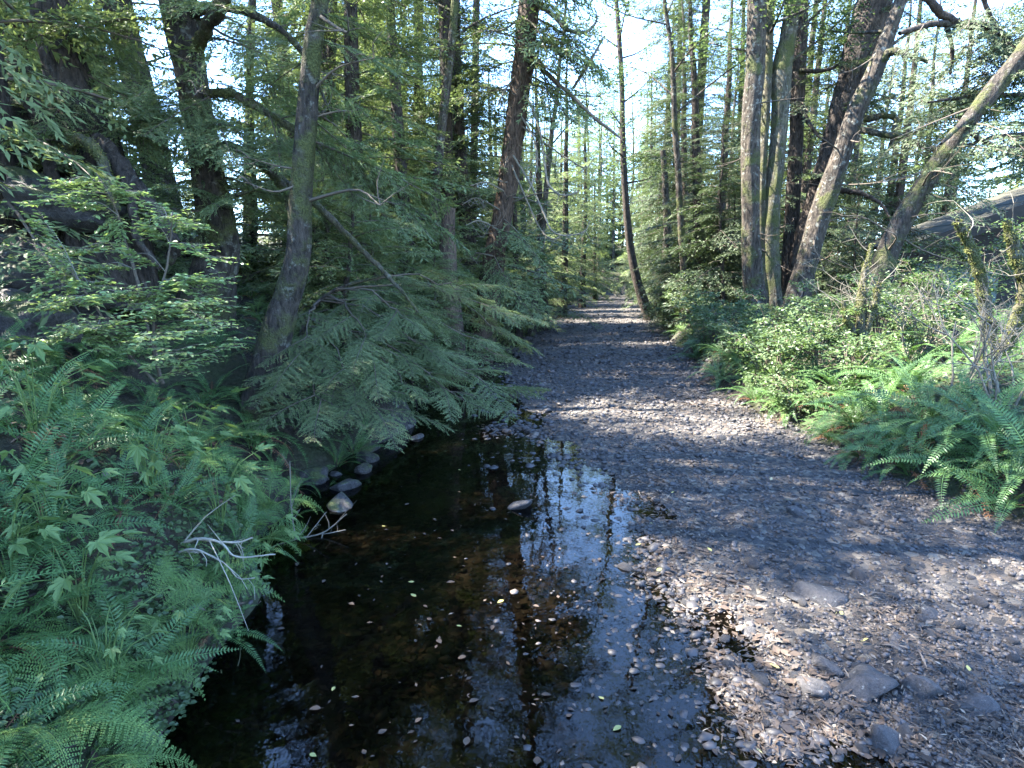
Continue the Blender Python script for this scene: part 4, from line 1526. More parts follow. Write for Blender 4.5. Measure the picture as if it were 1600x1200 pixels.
cedar = hero_trunk('cedar_tree', 'leaning red barked cedar hung with curly dead branches', [(828, -10, 34, 16), (818, 100, 35, 16), (802, 220, 36, 16), (790, 310, 36, 16), (775, 385, 36, 16), (764, 455, 46, 16)], M_BARK_CEDAR, top_h=16, sides=18, seed=60, flare=1.3)
for k, pth in enumerate([
        [(822, 60, 12, 15.9), (850, 110, 11, 15.6), (885, 142, 10, 15.3), (925, 180, 9, 15), (970, 216, 5, 14.8)],
        [(942, 60, 6, 15), (920, 100, 7, 15.1), (895, 138, 8, 15.3)],
        [(835, 5, 12, 16), (860, 20, 11, 15.7), (885, 45, 10, 15.4), (915, 50, 8, 15.2), (932, 32, 5, 15.1), (930, 15, 3, 15)],
        [(812, 130, 9, 15.9), (840, 190, 9, 15.5), (850, 250, 8, 15.2), (858, 290, 8, 15), (880, 305, 6, 14.9), (905, 300, 4, 14.8)],
        [(808, 170, 8, 15.9), (835, 220, 7, 15.5), (838, 265, 6, 15.2), (825, 300, 4, 15)],
        [(806, 190, 7, 15.9), (860, 230, 6, 15.5), (890, 250, 5, 15.2), (915, 262, 4, 15), (928, 248, 2.5, 15)],
        [(800, 240, 8, 15.8), (830, 290, 7, 15.4), (848, 330, 7, 15.1), (862, 360, 6, 14.9), (885, 368, 5, 14.8), (912, 362, 4, 14.7), (922, 345, 2.5, 14.7)],
        [(798, 255, 7, 15.8), (822, 310, 6, 15.4), (840, 350, 5, 15.2), (858, 372, 4, 15), (876, 372, 3, 15)],
        [(812, 110, 7, 16), (790, 140, 6, 15.6), (778, 165, 4, 15.4), (782, 150, 2, 15.3)],
        [(822, 20, 7, 16), (790, 45, 6, 15.6), (768, 48, 5, 15.4), (755, 38, 3, 15.3)],
        [(790, 300, 6, 15.8), (760, 285, 5, 15.4), (735, 290, 3, 15.2)],
        [(785, 330, 6, 15.8), (745, 310, 5, 15.4), (722, 320, 3, 15.2)],
        [(780, 360, 6, 15.8), (750, 345, 5, 15.4), (728, 352, 3, 15.2)],
        [(770, 400, 6, 15.7), (735, 395, 5, 15.2), (712, 410, 3, 15)]]):
    o, rs = limb(cedar, 'dead_branch', [(a, b, c * (0.55 if k > 2 else 0.75), e) for a, b, c, e in pth], M_GREYTWIG if k > 1 else M_TWIG, sides=6, seed=70 + k)
    # side shoots that hook upwards
    mbs = MB()
    for q in range(11):
        i0 = int(rgb.uniform(0.25, 0.95) * (len(rs) - 1))
        a = rs[i0, :3]
        sx = rgb.choice([-1, 1]) * rgb.uniform(0.12, 0.5)
        e = a + np.array([sx, rgb.normal(0, 0.3), rgb.uniform(-0.35, 0.3)])
        m = (a + e) / 2 + np.array([0, 0, -0.14])
        mbs.tube(resample([a, m, e], 7), np.linspace(0.009, 0.003, 7), 4)
    mbs.build('shoot', M_GREYTWIG, o, np.array(cedar.location))
trunk_boughs(cedar, 6.5, 15.6, 44, (1.3, 3.0), rgb, 0, 3.2, protos=BOUGH_MID)
for k, (a, b) in enumerate([((785, 340, 15.8), (860, 425, 14.6)), ((780, 360, 15.8), (840, 385, 14.2)), ((775, 385, 15.7), (705, 400, 14.5)), ((770, 420, 15.6), (862, 478, 14.2)), ((770, 430, 15.6), (835, 470, 13.8)), ((768, 440, 15.5), (710, 470, 14)), ((790, 300, 15.8), (700, 290, 14.8)), ((795, 270, 15.8), (730, 240, 14.8)), ((790, 200, 15.9), (700, 215, 15)), ((772, 400, 15.6), (800, 440, 14))]):
    hang_bough(cedar, P(*a), P(*b), k, rgb, protos=BOUGH_MID)

for k in range(22):
    x0_ = rgb.uniform(822, 850)
    y0_ = rgb.uniform(-60, 190)
    hang_bough(cedar, P(x0_ - y0_ * 0.1, y0_, 15.8), P(x0_ + rgb.uniform(30, 120), y0_ + rgb.uniform(5, 85), rgb.uniform(13.8, 16.5)), k, rgb, protos=BOUGH_MID)
# ------------------------------------------------------------------ right side trees
E1 = hero_trunk('alder_tree', 'tall straight alder with pale patched bark at the bend of the gravel bar', [(1183, -10, 33, 17.5), (1180, 100, 33, 17.5), (1173, 220, 35, 17.5), (1172, 330, 34, 17.5), (1176, 430, 37, 17.5), (1188, 510, 44, 17.5)], M_BARK_ALDER, top_h=15, sides=20, seed=61, amp=0.07, flare=1.2)
E1b = hero_trunk('alder_tree', 'slim green stem close behind the tall pale alder', [(1204, -10, 16, 18), (1200, 120, 16, 18), (1192, 260, 15, 18), (1190, 380, 18, 18), (1196, 500, 22, 18)], M_BARK_GREEN, top_h=13, sides=12, seed=62, amp=0.06, flare=1.2)
E2 = hero_trunk('alder_tree', 'yellow mossed alder with a swollen knot, second stem of the clump', [(1240, -10, 27, 18), (1231, 60, 28, 18), (1222, 105, 34, 18), (1217, 200, 29, 18), (1208, 300, 30, 18), (1205, 400, 31, 18), (1212, 505, 36, 18)], M_BARK_GREEN, top_h=15, sides=18, seed=63, amp=0.12, flare=1.2)
E2b = hero_trunk('spruce_tree', 'dark spruce trunk in shade behind the yellow mossed alder', [(1254, -10, 24, 20), (1248, 120, 25, 20), (1240, 300, 26, 20), (1232, 440, 28, 20)], M_BARK_DARK, top_h=17, sides=14, seed=64)
E3 = hero_trunk('spruce_tree', 'thick dark spruce trunk leaning right behind the mossy alder', [(1372, -10, 62, 19.5), (1345, 80, 62, 19.5), (1315, 180, 54, 19.5), (1288, 280, 46, 19.5), (1262, 370, 44, 19.5), (1245, 450, 50, 19.5)], M_BARK_DARK, top_h=18, sides=20, seed=65, amp=0.14, ridges=0.08)
E4 = hero_trunk('alder_tree', 'leaning mossy alder crossing in front of the dark spruce', [(1412, -10, 28, 16.5), (1385, 60, 32, 16.5), (1365, 115, 37, 16.5), (1335, 180, 36, 16.5), (1308, 260, 38, 16.5), (1280, 340, 40, 16.5), (1258, 420, 44, 16.5), (1242, 490, 54, 16.5)], M_BARK_ALDER, top_h=13, sides=20, seed=66, amp=0.13, ridges=0.05, flare=1.2)
limb(E4, 'branch', [(1375, 95, 16, 16.4), (1395, 80, 15, 16.2), (1415, 85, 10, 16), (1450, 97, 6, 15.9)], M_BARK_GREEN, seed=81)
limb(E3, 'branch', [(1330, 186, 12, 19), (1360, 184, 12, 18.6), (1398, 183, 10, 18.3), (1396, 210, 8, 18.2), (1385, 245, 5, 18.2)], M_BARK_GREEN, seed=82)
limb(E3, 'branch', [(1330, 200, 12, 19), (1370, 208, 12, 18.3), (1410, 215, 11, 17.8), (1445, 230, 10, 17.5), (1475, 240, 6, 17.3)], M_BARK_GREEN, seed=83)
limb(E3, 'branch', [(1290, 290, 12, 19), (1320, 298, 11, 18.7), (1345, 302, 9, 18.5), (1375, 318, 6, 18.3), (1390, 340, 4, 18)], M_BARK_DARK, seed=84)
limb(E2b, 'branch', [(1250, 110, 8, 19.8), (1290, 110, 7, 19.4), (1320, 95, 4, 19)], M_BARK_DARK, seed=85)
limb(E2b, 'branch', [(1245, 160, 9, 19.8), (1262, 190, 8, 19.4), (1280, 215, 4, 19.2)], M_BARK_DARK, seed=86)
E5 = hero_trunk('leaning_conifer', 'mossy trunk leaning steeply right towards the shed', [(1640, 30, 56, 13), (1595, 90, 54, 13), (1540, 155, 50, 13), (1480, 235, 47, 13), (1430, 310, 45, 13), (1392, 380, 46, 13), (1366, 450, 54, 13)], M_BARK_MOSSY, top_h=8.5, sides=20, seed=67, amp=0.12, ridges=0.05, flare=1.2)
limb(E5, 'branch', [(1520, 180, 14, 12.9), (1490, 205, 10, 12.6), (1470, 225, 6, 12.4)], M_BARK_MOSSY, seed=87)
limb(E5, 'branch', [(1500, 200, 9, 13), (1560, 230, 9, 13.2), (1620, 235, 8, 13.5)], M_BARK_DARK, seed=88)
# dark spruce whose limbs cross the upper right sky
E6 = hero_trunk('spruce_tree', 'dark spruce at the right edge with limbs across the sky', [(1690, -10, 60, 15), (1700, 200, 62, 15), (1705, 420, 66, 15)], M_BARK_DARK, top_h=17, sides=16, seed=68)
for k, pth in enumerate([
        [(1690, 90, 18, 15), (1600, 100, 16, 14.8), (1540, 45, 16, 14.6), (1500, 38, 15, 14.5), (1470, 20, 14, 14.4), (1435, -15, 12, 14.3)],
        [(1500, 38, 12, 14.5), (1455, 38, 11, 14.4), (1420, 48, 9, 14.3), (1405, 52, 7, 14.2)],
        [(1480, 40, 9, 14.5), (1488, 80, 7, 14.4), (1485, 115, 4, 14.3)],
        [(1690, 180, 14, 15), (1640, 130, 12, 14.7), (1575, 65, 10, 14.4), (1545, 20, 8, 14.3), (1530, -20, 7, 14.2)],
        [(1690, 220, 12, 15), (1620, 210, 10, 14.7), (1550, 215, 8, 14.4), (1490, 235, 4, 14.2)],
        [(1690, 160, 12, 15), (1610, 150, 10, 14.6), (1530, 150, 8, 14.3), (1450, 160, 4, 14)]]):
    limb(E6, 'branch', pth, M_BARK_DARK, seed=90 + k)
BOUGH_SPR = [bough_mesh(b, M_HEM2) for b in MID]
for k, (a, b) in enumerate([((1560, 60, 14.5), (1470, 110, 13.8)), ((1600, 100, 14.8), (1480, 150, 14)), ((1610, 150, 14.6), (1430, 165, 13.8)), ((1530, 150, 14.3), (1420, 190, 14)), ((1620, 210, 14.7), (1500, 250, 14)), ((1575, 65, 14.4), (1530, 130, 13.8)), ((1550, 215, 14.4), (1470, 275, 14)), ((1540, 45, 14.6), (1590, 130, 14)), ((1640, 130, 14.7), (1560, 190, 13.9)), ((1500, 38, 14.5), (1440, 75, 14)), ((1545, 20, 14.3), (1480, 60, 13.7)), ((1620, 210, 14.7), (1560, 280, 14)), ((1690, 220, 15), (1590, 265, 14)), ((1600, 100, 14.8), (1540, 175, 14))]):
    hang_bough(E6, P(*a), P(*b), k, rgb, protos=BOUGH_SPR)
for k in range(44):
    a = (rgb.uniform(1440, 1690), rgb.uniform(0, 200), rgb.uniform(14, 15.2))
    b = (a[0] - rgb.uniform(10, 110), a[1] + rgb.uniform(20, 90), a[2] - rgb.uniform(0.2, 0.9))
    hang_bough(E6, P(*a), P(*b), k, rgb, protos=BOUGH_SPR)
trunk_boughs(E6, 6.5, 16.6, 36, (1.4, 3.0), rgb, 0, 3.2, protos=BOUGH_SPR)
trunk_boughs(E3, 7.0, 17.6, 40, (1.4, 3.0), rgb, 0, 3.2, protos=BOUGH_SPR)
trunk_boughs(E2b, 4.5, 16.6, 40, (1.2, 2.6), rgb, 0, 3.2, protos=BOUGH_SPR)
trunk_boughs(E5, 2.9, 7.5, 20, (0.8, 1.9), rgb, -0.4, 1.9, (-0.45, 0.1), protos=BOUGH_SPR)
trunk_boughs(E3, 3.2, 6.0, 10, (1.0, 2.2), rgb, 0.2, 1.2, protos=BOUGH_SPR)


def crown_on(root, seed, z0, z1, nl, spread, per, size, leafm, barkm):
    """leafy limbs for the upper part of a hero trunk"""
    rs = root_path(root)
    rg = np.random.default_rng(seed)
    cs, rr = [], []
    wood = MB()
    for k in range(nl):
        z = z0 + (z1 - z0) * (k + rg.uniform()) / nl
        p = np.array([np.interp(z, rs[:, 2], rs[:, i]) for i in range(3)])
        az = k * 2.4 + rg.normal(0, 0.4)
        L = spread * rg.uniform(0.5, 1.1)
        e = p + np.array([math.cos(az) * L, math.sin(az) * L, L * rg.uniform(0.2, 0.8)])
        br = resample([p, (p + e) / 2 + rg.normal(0, 0.1, 3) * L, e], 7)
        wood.tube(br, np.linspace(0.05, 0.008, 7), 5)
        for q in range(5):
            b0 = br[int(rg.uniform(0.35, 1) * 6)]
            d = unit(rg.normal(0, 1, 3) + np.array([math.cos(az), math.sin(az), 0.2]))
            e2 = b0 + d * L * rg.uniform(0.2, 0.45)
            wood.tube(np.stack([b0, (b0 + e2) / 2, e2]), [0.012, 0.008, 0.004], 4)
            cs += [e2, (e2 + b0) / 2]
            rr += [0.24 * spread * rg.uniform(0.6, 1.2)] * 2
    Q, var = leaf_cloud(rg, cs, rr, per, size)
    mb = MB()
    mb.polys(Q, var, 0)
    off = np.array(root.location)
    wood.build('branches', barkm, root, off)['kind'] = 'stuff'
    mb.build('crown', leafm, root, off)


for k, (t, z0, z1) in enumerate([(E1, 8.5, 15), (E1b, 7, 13), (E2, 8.5, 15), (E4, 7.5, 13)]):
    crown_on(t, 700 + k, z0, z1, 9, 2.2, 34, 0.1, M_ALDER, M_BARK_ALDER)

for k, (px, py, dep, sc) in enumerate([(660, 500, 15, 1.0), (1075, 540, 21, 1.0), (830, 480, 24, 1.05)]):  # alders added over the creek to break up the sky mirrored in the water
    p = P(px, py, dep)
    rk = np.random.default_rng(1100 + k)
    tm, cm = broadleaf_meshes(1100 + k, 15, 0.13, 6.5, 3.4, 13, 40, 0.11, M_ALDER, M_BARK_ALDER, lean=((0.12, 0.0), (-0.12, -0.02), (0.1, 0.0))[k])
    t = thing('alder_tree', ('thin alder leaning over the pool from the shaded bank, added to break up sky reflection', 'thin alder leaning over the gravel from the sunny bank, added to break up sky reflection', 'thin alder leaning out beside the curly branched cedar, added to break up sky reflection')[k], 'tree', (p[0], p[1], hz1(p[0], p[1]) - 0.05))
    obj('trunk', tm, t)
    obj('crown', cm, t)
F1 = hero_trunk('alder_tree', 'slender dark trunk with curved foot at the far end of the gravel', [(962, -10, 7, 30), (971, 120, 9, 30), (974, 250, 11, 30), (984, 380, 14, 30), (1000, 455, 18, 30), (1014, 492, 24, 30)], M_BARK_DARK, top_h=14, sides=12, seed=101, amp=0.05, flare=1.1)
crown_on(F1, 710, 6.5, 14, 12, 2.0, 34, 0.11, M_ALDER, M_BARK_DARK)
F2 = hero_trunk('dead_snag', 'pale broken snag beside the slender curved trunk', [(1036, 235, 9, 26), (1040, 300, 12, 26), (1043, 360, 15, 26), (1040, 420, 20, 26), (1034, 485, 14, 26)], M_BARK_ALDER, top_h=None, sides=10, seed=102, flare=1.1, cat='dead tree')
F3 = hero_trunk('spruce_tree', 'narrow dark spruce trunk between snag and alder clump', [(1104, -10, 13, 32), (1092, 180, 18, 32), (1084, 280, 20, 32), (1084, 430, 22, 32)], M_BARK_DARK, top_h=18, sides=10, seed=103)
F4 = hero_trunk('spruce_tree', 'thin straight spruce trunk just behind the snag', [(1064, -10, 8, 34), (1058, 200, 10, 34), (1050, 420, 12, 34)], M_BARK_DARK, top_h=17, sides=10, seed=104)
trunk_boughs(F3, 2.6, 17.5, 60, (1.2, 3.0), rgb, 0, 3.2, protos=BOUGH_SPR)
trunk_boughs(F3, 5, 16, 26, (2.0, 3.8), rgb, PI, 0.9, protos=BOUGH_SPR)
trunk_boughs(F4, 3.0, 16.5, 60, (1.4, 3.2), rgb, 0, 3.2, protos=BOUGH_SPR)

def dead_twigs(root, z0, z1, n, Lr, mat, seed):
    rs = root_path(root)
    rg = np.random.default_rng(seed)
    for k in range(n):
        z = rg.uniform(z0, z1)
        p = np.array([np.interp(z, rs[:, 2], rs[:, i]) for i in range(3)])
        az = rg.uniform(0, 6.28)
        L = rg.uniform(*Lr)
        e = p + np.array([math.cos(az), math.sin(az), rg.uniform(-0.5, 0.35)]) * L
        pts = resample([p, (p + e) / 2 + rg.normal(0, 0.07, 3) * L, e], 8)
        mb = MB()
        mb.tube(pts, np.linspace(0.02, 0.004, 8) * min(1.3, 0.5 + L / 2), 5)
        for q in range(4):
            b0 = pts[int(rg.integers(3, 8))]
            e2 = b0 + (unit(e - p) * 0.6 + rg.normal(0, 0.6, 3)) * L * 0.3
            mb.tube(resample([b0, (b0 + e2) / 2 + rg.normal(0, 0.03, 3), e2], 5), np.linspace(0.007, 0.002, 5), 4)
        mb.build('dead_branch', mat, root, np.array(root.location))


for k, (t, z0, z1, n, Lr) in enumerate([(E1, 2.5, 9, 9, (0.4, 1.6)), (E2, 2.5, 9, 10, (0.4, 1.6)), (E1b, 2.5, 9, 7, (0.4, 1.2)), (E4, 2.0, 8, 14, (0.5, 2.0)), (E5, 2.0, 7, 14, (0.5, 1.8)), (E3, 2.5, 9, 16, (0.8, 2.6)), (E2b, 2.5, 8, 10, (0.8, 2.2)), (treeD, 2.4, 6.5, 12, (0.3, 1.3)), (treeC, 3.2, 7, 9, (0.5, 1.6)), (treeB, 4, 9, 10, (0.6, 2.0)), (cedar, 3, 9, 18, (0.6, 2.2)), (E6, 3, 9, 12, (1, 2.8))]):
    dead_twigs(t, z0, z1, n, Lr, M_TWIG if k not in (10,) else M_GREYTWIG, 1300 + k)

# ------------------------------------------------------------------ shed behind the right bank
B0 = P(1388, 392, 19)
SX, SY, SZ = B0
gl = hz1(SX + 3, 20)
shed = thing('shed', 'low dark timber shed with pale roof behind the leaning mossy trunk', 'shed', (SX, SY, gl))
slope = 0.36
Wd_, Dp = 7.0, 1.8


def slab(pts8):
    mbx = MB()
    mbx.add(pts8, [(0, 1, 2, 3), (4, 7, 6, 5), (0, 4, 5, 1), (1, 5, 6, 2), (2, 6, 7, 3), (3, 7, 4, 0)], 0.5, 0, False)
    return mbx


def box(x0, y0, z0, x1, y1, z1):
    return slab([(x0, y0, z0), (x1, y0, z0), (x1, y1, z0), (x0, y1, z0), (x0, y0, z1), (x1, y0, z1), (x1, y1, z1), (x0, y1, z1)])


def sloped(x0, x1, y0, y1, zb, th):
    """a board following the roof slope; zb is its height above the eave line"""
    a, b = SZ + zb + slope * (x0 - SX), SZ + zb + slope * (x1 - SX)
    return slab([(x0, y0, a), (x1, y0, b), (x1, y1, b), (x0, y1, a), (x0, y0, a + th), (x1, y0, b + th), (x1, y1, b + th), (x0, y1, a + th)])


off = (SX, SY, gl)
for k in range(9):          # roof sheets
    x0 = SX - 0.1 + k * Wd_ / 9
    sloped(x0, x0 + Wd_ / 9 + 0.05, SY - 1.35, SY + Dp, 0.16 + 0.012 * k, 0.03).build('roof_sheet', M_ROOF, shed, off)
sloped(SX, SX + Wd_, SY - 1.43, SY - 1.37, -0.2, 0.42).build('rake_board', M_DARKWOOD, shed, off)
for k in range(9):         # soffit boards under the roof
    y0 = SY - 1.3 + k * 0.3
    sloped(SX + 0.1, SX + Wd_, y0, y0 + 0.28, 0.03, 0.03 + 0.008 * (k % 2)).build('soffit_board', M_TANWOOD, shed, off)
for k in range(4):
    x0 = SX + 0.5 + k * 2.0
    box(x0, SY + 0.25, gl - 0.3, x0 + 0.18, SY + 0.43, SZ + slope * (x0 - SX) + 0.02).build('post', M_DARKWOOD, shed, off)
for k in range(12):
    z0 = gl - 0.1 + k * 0.27
    zt = z0 + 0.29
    x0 = SX + 0.75 + max(0, (z0 + 0.3 - SZ) / slope)
    if x0 < SX + Wd_ - 0.4:
        box(x0, SY + 1.5 - 0.02 * (k % 2), z0, SX + Wd_, SY + 1.55 + 0.02 * (k % 2), zt).build('wall_board', M_DARKWOOD, shed, off)
b0 = P(1468, 452, 18.2)
bin_ = thing('storage_bin', 'dark green steel bin standing in front of the shed', 'bin', (b0[0], b0[1], gl))
box(b0[0], b0[1], hz1(b0[0], b0[1]) - 0.1, b0[0] + 1.7, b0[1] + 1.1, b0[2] + 0.45).build('body', M_GREENBOX, bin_, (b0[0], b0[1], gl))
slab([(b0[0] - 0.04, b0[1] - 0.05, b0[2] + 0.452), (b0[0] + 1.74, b0[1] - 0.05, b0[2] + 0.452), (b0[0] + 1.74, b0[1] + 1.14, b0[2] + 0.7), (b0[0] - 0.04, b0[1] + 1.14, b0[2] + 0.7),
      (b0[0] - 0.04, b0[1] - 0.05, b0[2] + 0.5), (b0[0] + 1.74, b0[1] - 0.05, b0[2] + 0.5), (b0[0] + 1.74, b0[1] + 1.14, b0[2] + 0.75), (b0[0] - 0.04, b0[1] + 1.14, b0[2] + 0.75)]).build('lid', M_GREENBOX, bin_, (b0[0], b0[1], gl))

# ------------------------------------------------------------------ mossy forked shrub at the right edge and bare twigs
mv = thing('mossy_shrub', 'forked shrub shaggy with yellow moss at the right edge of the bank', 'shrub', hit(1520, 690))
for k, (pth, fz) in enumerate([
        ([(1524, 690, 32, 7.6), (1528, 610, 30, 7.6), (1543, 545, 22, 7.6), (1540, 480, 20, 7.6), (1530, 425, 18, 7.6), (1512, 375, 16, 7.6), (1495, 345, 10, 7.6)], 3600),
        ([(1530, 620, 26, 7.6), (1560, 555, 26, 7.5), (1588, 505, 24, 7.4), (1602, 450, 20, 7.3), (1590, 405, 24, 7.3), (1572, 345, 10, 7.3)], 3200),
        ([(1563, 555, 20, 7.5), (1582, 600, 22, 7.4), (1584, 650, 14, 7.4)], 1300)]):
    limb(mv, 'stem', pth, M_BARK_GREEN, sides=10, seed=120 + k, fuzz=fz)
ms = thing('mossy_shrub', 'short shrub with shaggy moss between ferns and leaning mossy trunk', 'shrub', hit(1345, 560))
for k, (pth, fz) in enumerate([([(1350, 560, 22, 9.6), (1345, 500, 20, 9.6), (1350, 440, 14, 9.6), (1362, 380, 6, 9.6)], 1500), ([(1346, 530, 16, 9.6), (1365, 480, 14, 9.5), (1375, 440, 8, 9.4)], 900), ([(1350, 540, 14, 9.6), (1325, 505, 12, 9.6), (1318, 470, 6, 9.6)], 700)]):
    limb(ms, 'stem', pth, M_BARK_GREEN, sides=8, seed=125 + k, fuzz=fz)


for root_, sd0 in ((mv, 1400), (ms, 1410)):
    rgm = np.random.default_rng(sd0)
    for ch in [c for c in root_.children if c.name.startswith('stem')]:
        vs = np.array([v.co[:] for v in ch.data.vertices])
        for q in range(7):
            b0 = vs[int(rgm.integers(len(vs) // 4, len(vs)))]
            e = b0 + np.array([rgm.normal(0, 0.3), rgm.normal(0, 0.3), rgm.uniform(0.0, 0.55)])
            pts = resample([b0, (b0 + e) / 2 + rgm.normal(0, 0.06, 3), e], 7)
            mb = MB()
            mb.tube(pts, np.linspace(0.008, 0.002, 7), 4)
            for w in range(4):
                b1 = pts[int(rgm.integers(2, 7))]
                e1 = b1 + rgm.normal(0, 0.13, 3) + np.array([0, 0, 0.06])
                mb.tube(resample([b1, (b1 + e1) / 2 + rgm.normal(0, 0.015, 3), e1], 4), np.linspace(0.004, 0.0015, 4), 4)
            mb.build('twig', M_GREYTWIG, root_)


def twig_shrub(seed, base, h, spread, mat, label, n=7, lean=(0, 0), name='bare_shrub'):
    rg = np.random.default_rng(seed)
    t = thing(name, label, 'shrub', base)

    def grow(mbx, p, d, L, r, lev):
        pts = [p]
        for q in range(4):
            d = unit(d + rg.normal(0, 0.16, 3) + np.array([0, 0, 0.04]))
            pts.append(pts[-1] + d * L / 4)
        pts = np.array(pts)
        mbx.tube(pts, np.linspace(r, r * 0.5, 5), 5 if lev == 0 else 4)
        if lev < 3:
            for q in range(int(rg.integers(2, 4))):
                b = pts[int(rg.integers(2, 5))]
                grow(mbx, b, unit(d + rg.normal(0, 0.55, 3)), L * rg.uniform(0.45, 0.75), r * 0.55, lev + 1)
    for k in range(n):
        mbx = MB()
        a = rg.uniform(0, 6.28)
        d = unit(np.array([math.cos(a) * spread + lean[0], math.sin(a) * spread + lean[1], 1]))
        grow(mbx, np.array([0.05 * math.cos(a), 0.05 * math.sin(a), -0.05]), d, h * rg.uniform(0.35, 0.55), 0.014, 0)
        mbx.build('stem', mat, t)
    return t


for k, (px, py, h, lab) in enumerate([(1420, 560, 1.9, 'tangle of bare grey twigs in front of the shed'), (1490, 610, 1.6, 'bare twiggy shrub beside the forked mossy shrub'), (1290, 540, 1.3, 'thin bare twigs beside the short mossy shrub'), (1570, 640, 1.7, 'bare twigs rising behind the forked mossy shrub'), (1380, 520, 1.8, 'bare shrub standing at the foot of the leaning mossy trunk')]):
    g = hit(px, py)
    twig_shrub(140 + k, g, h, 0.5, M_GREYTWIG, lab, 7, (0.15, 0))

# ------------------------------------------------------------------ left bank: pale leaved shrub
hb = hit(255, 590)
huck = thing('huckleberry_shrub', 'tall pale leaved shrub with layered sprays over the left ferns', 'shrub', hb)
rgh = np.random.default_rng(91)
stemA = limb(huck, 'stem', [(255, 600, 7, 5.0), (232, 520, 6, 5.1), (215, 440, 6, 5.2), (195, 375, 5, 5.3), (175, 310, 3, 5.4), (150, 270, 2, 5.4)], M_TWIG, seed=92)[1]
stemB = limb(huck, 'stem', [(250, 595, 6, 5.0), (240, 500, 5, 5.0), (262, 410, 4, 5.1), (270, 330, 2, 5.2)], M_TWIG, seed=93)[1]
stemC = limb(huck, 'stem', [(245, 600, 5, 4.9), (190, 540, 4, 4.8), (150, 480, 4, 4.8), (110, 420, 2, 4.8)], M_TWIG, seed=94)[1]
allst = np.vstack([stemA, stemB, stemC])[:, :3]
SPR = [(60, 315, 5.2), (95, 290, 5.3), (150, 285, 5.3), (210, 300, 5.3), (250, 320, 5.3), (285, 335, 5.2), (75, 340, 5.1), (130, 325, 5.2), (190, 350, 5.2), (240, 355, 5.1), (270, 350, 5.1), (120, 395, 5.0), (80, 400, 5.0), (160, 415, 5.0), (215, 400, 5.0), (290, 425, 5.0), (330, 440, 5.0), (320, 410, 5.1),
       (90, 480, 4.7), (130, 470, 4.7), (170, 465, 4.7), (210, 480, 4.7), (150, 500, 4.6), (190, 510, 4.6), (250, 490, 4.7), (290, 500, 4.7), (330, 505, 4.7), (355, 530, 4.7), (300, 530, 4.6), (240, 530, 4.5), (200, 545, 4.5), (120, 520, 4.6), (85, 525, 4.6), (270, 555, 4.5), (170, 545, 4.5), (100, 450, 4.8), (345, 480, 4.8), (305, 475, 4.8), (230, 455, 4.8), (145, 440, 4.8)]
for k, (px, py, d) in enumerate(SPR):
    e = P(px + rgh.normal(0, 8), py + rgh.normal(0, 6), d + rgh.normal(0, 0.15))
    dd = np.linalg.norm(allst - e, axis=1)
    b = allst[int(np.argsort(dd)[3])]
    m = (b + e) / 2 + np.array([0, 0, 0.06])
    br = resample([b, m, e], 8)
    tb = MB()
    tb.tube(br, np.linspace(0.006, 0.002, 8), 4, 0.5, 0)
    dirh = unit((e - b) * np.array([1, 1, 0.25]))
    Pp, D = [], []
    for q in range(12):
        s0_ = br[1] + (e - br[1]) * q / 11 * 1.1
        for sg in (-1, 1):
            side = np.array([-dirh[1], dirh[0], 0]) * sg
            tw = unit(dirh * 0.8 + side * rgh.uniform(0.5, 1.1) + np.array([0, 0, rgh.normal(0, 0.15)]))
            tl = rgh.uniform(0.1, 0.26)
            tb.tube(np.stack([s0_, s0_ + tw * tl * 0.5 + np.array([0, 0, 0.01]), s0_ + tw * tl]), [0.002, 0.0016, 0.001], 3, 0.5, 0)
            for z_ in range(6):
                pos = s0_ + tw * tl * (z_ + 1) / 6
                s2 = np.array([-tw[1], tw[0], 0]) * (1 if z_ % 2 else -1)
                Pp.append(pos)
                D.append(tw * 0.6 + s2 * 0.9 + np.array([0, 0, rgh.normal(-0.05, 0.15)]))
    Pp, D = np.array(Pp), np.array(D)
    n = len(Pp)
    L = rgh.uniform(0.036, 0.06, n)
    Q = leaf_hex(Pp, D, unit(np.array([0, 0, 1.0]) + rgh.normal(0, 0.25, (n, 3))), L, L * 0.58)
    va = np.clip(rgh.uniform(0.3, 0.6) + rgh.normal(0, 0.15, n), 0, 1)
    tb.polys(Q, np.concatenate([va, va]), 1)
    tb.build('spray', [M_GREYTWIG, M_HUCK], huck, np.array(huck.location))

# ------------------------------------------------------------------ ferns
rg = np.random.default_rng(1234)
items = []
spots = []


def far_enough(x, y, dmin):
    return all((x - a) ** 2 + (y - b) ** 2 > dmin * dmin for a, b in spots)


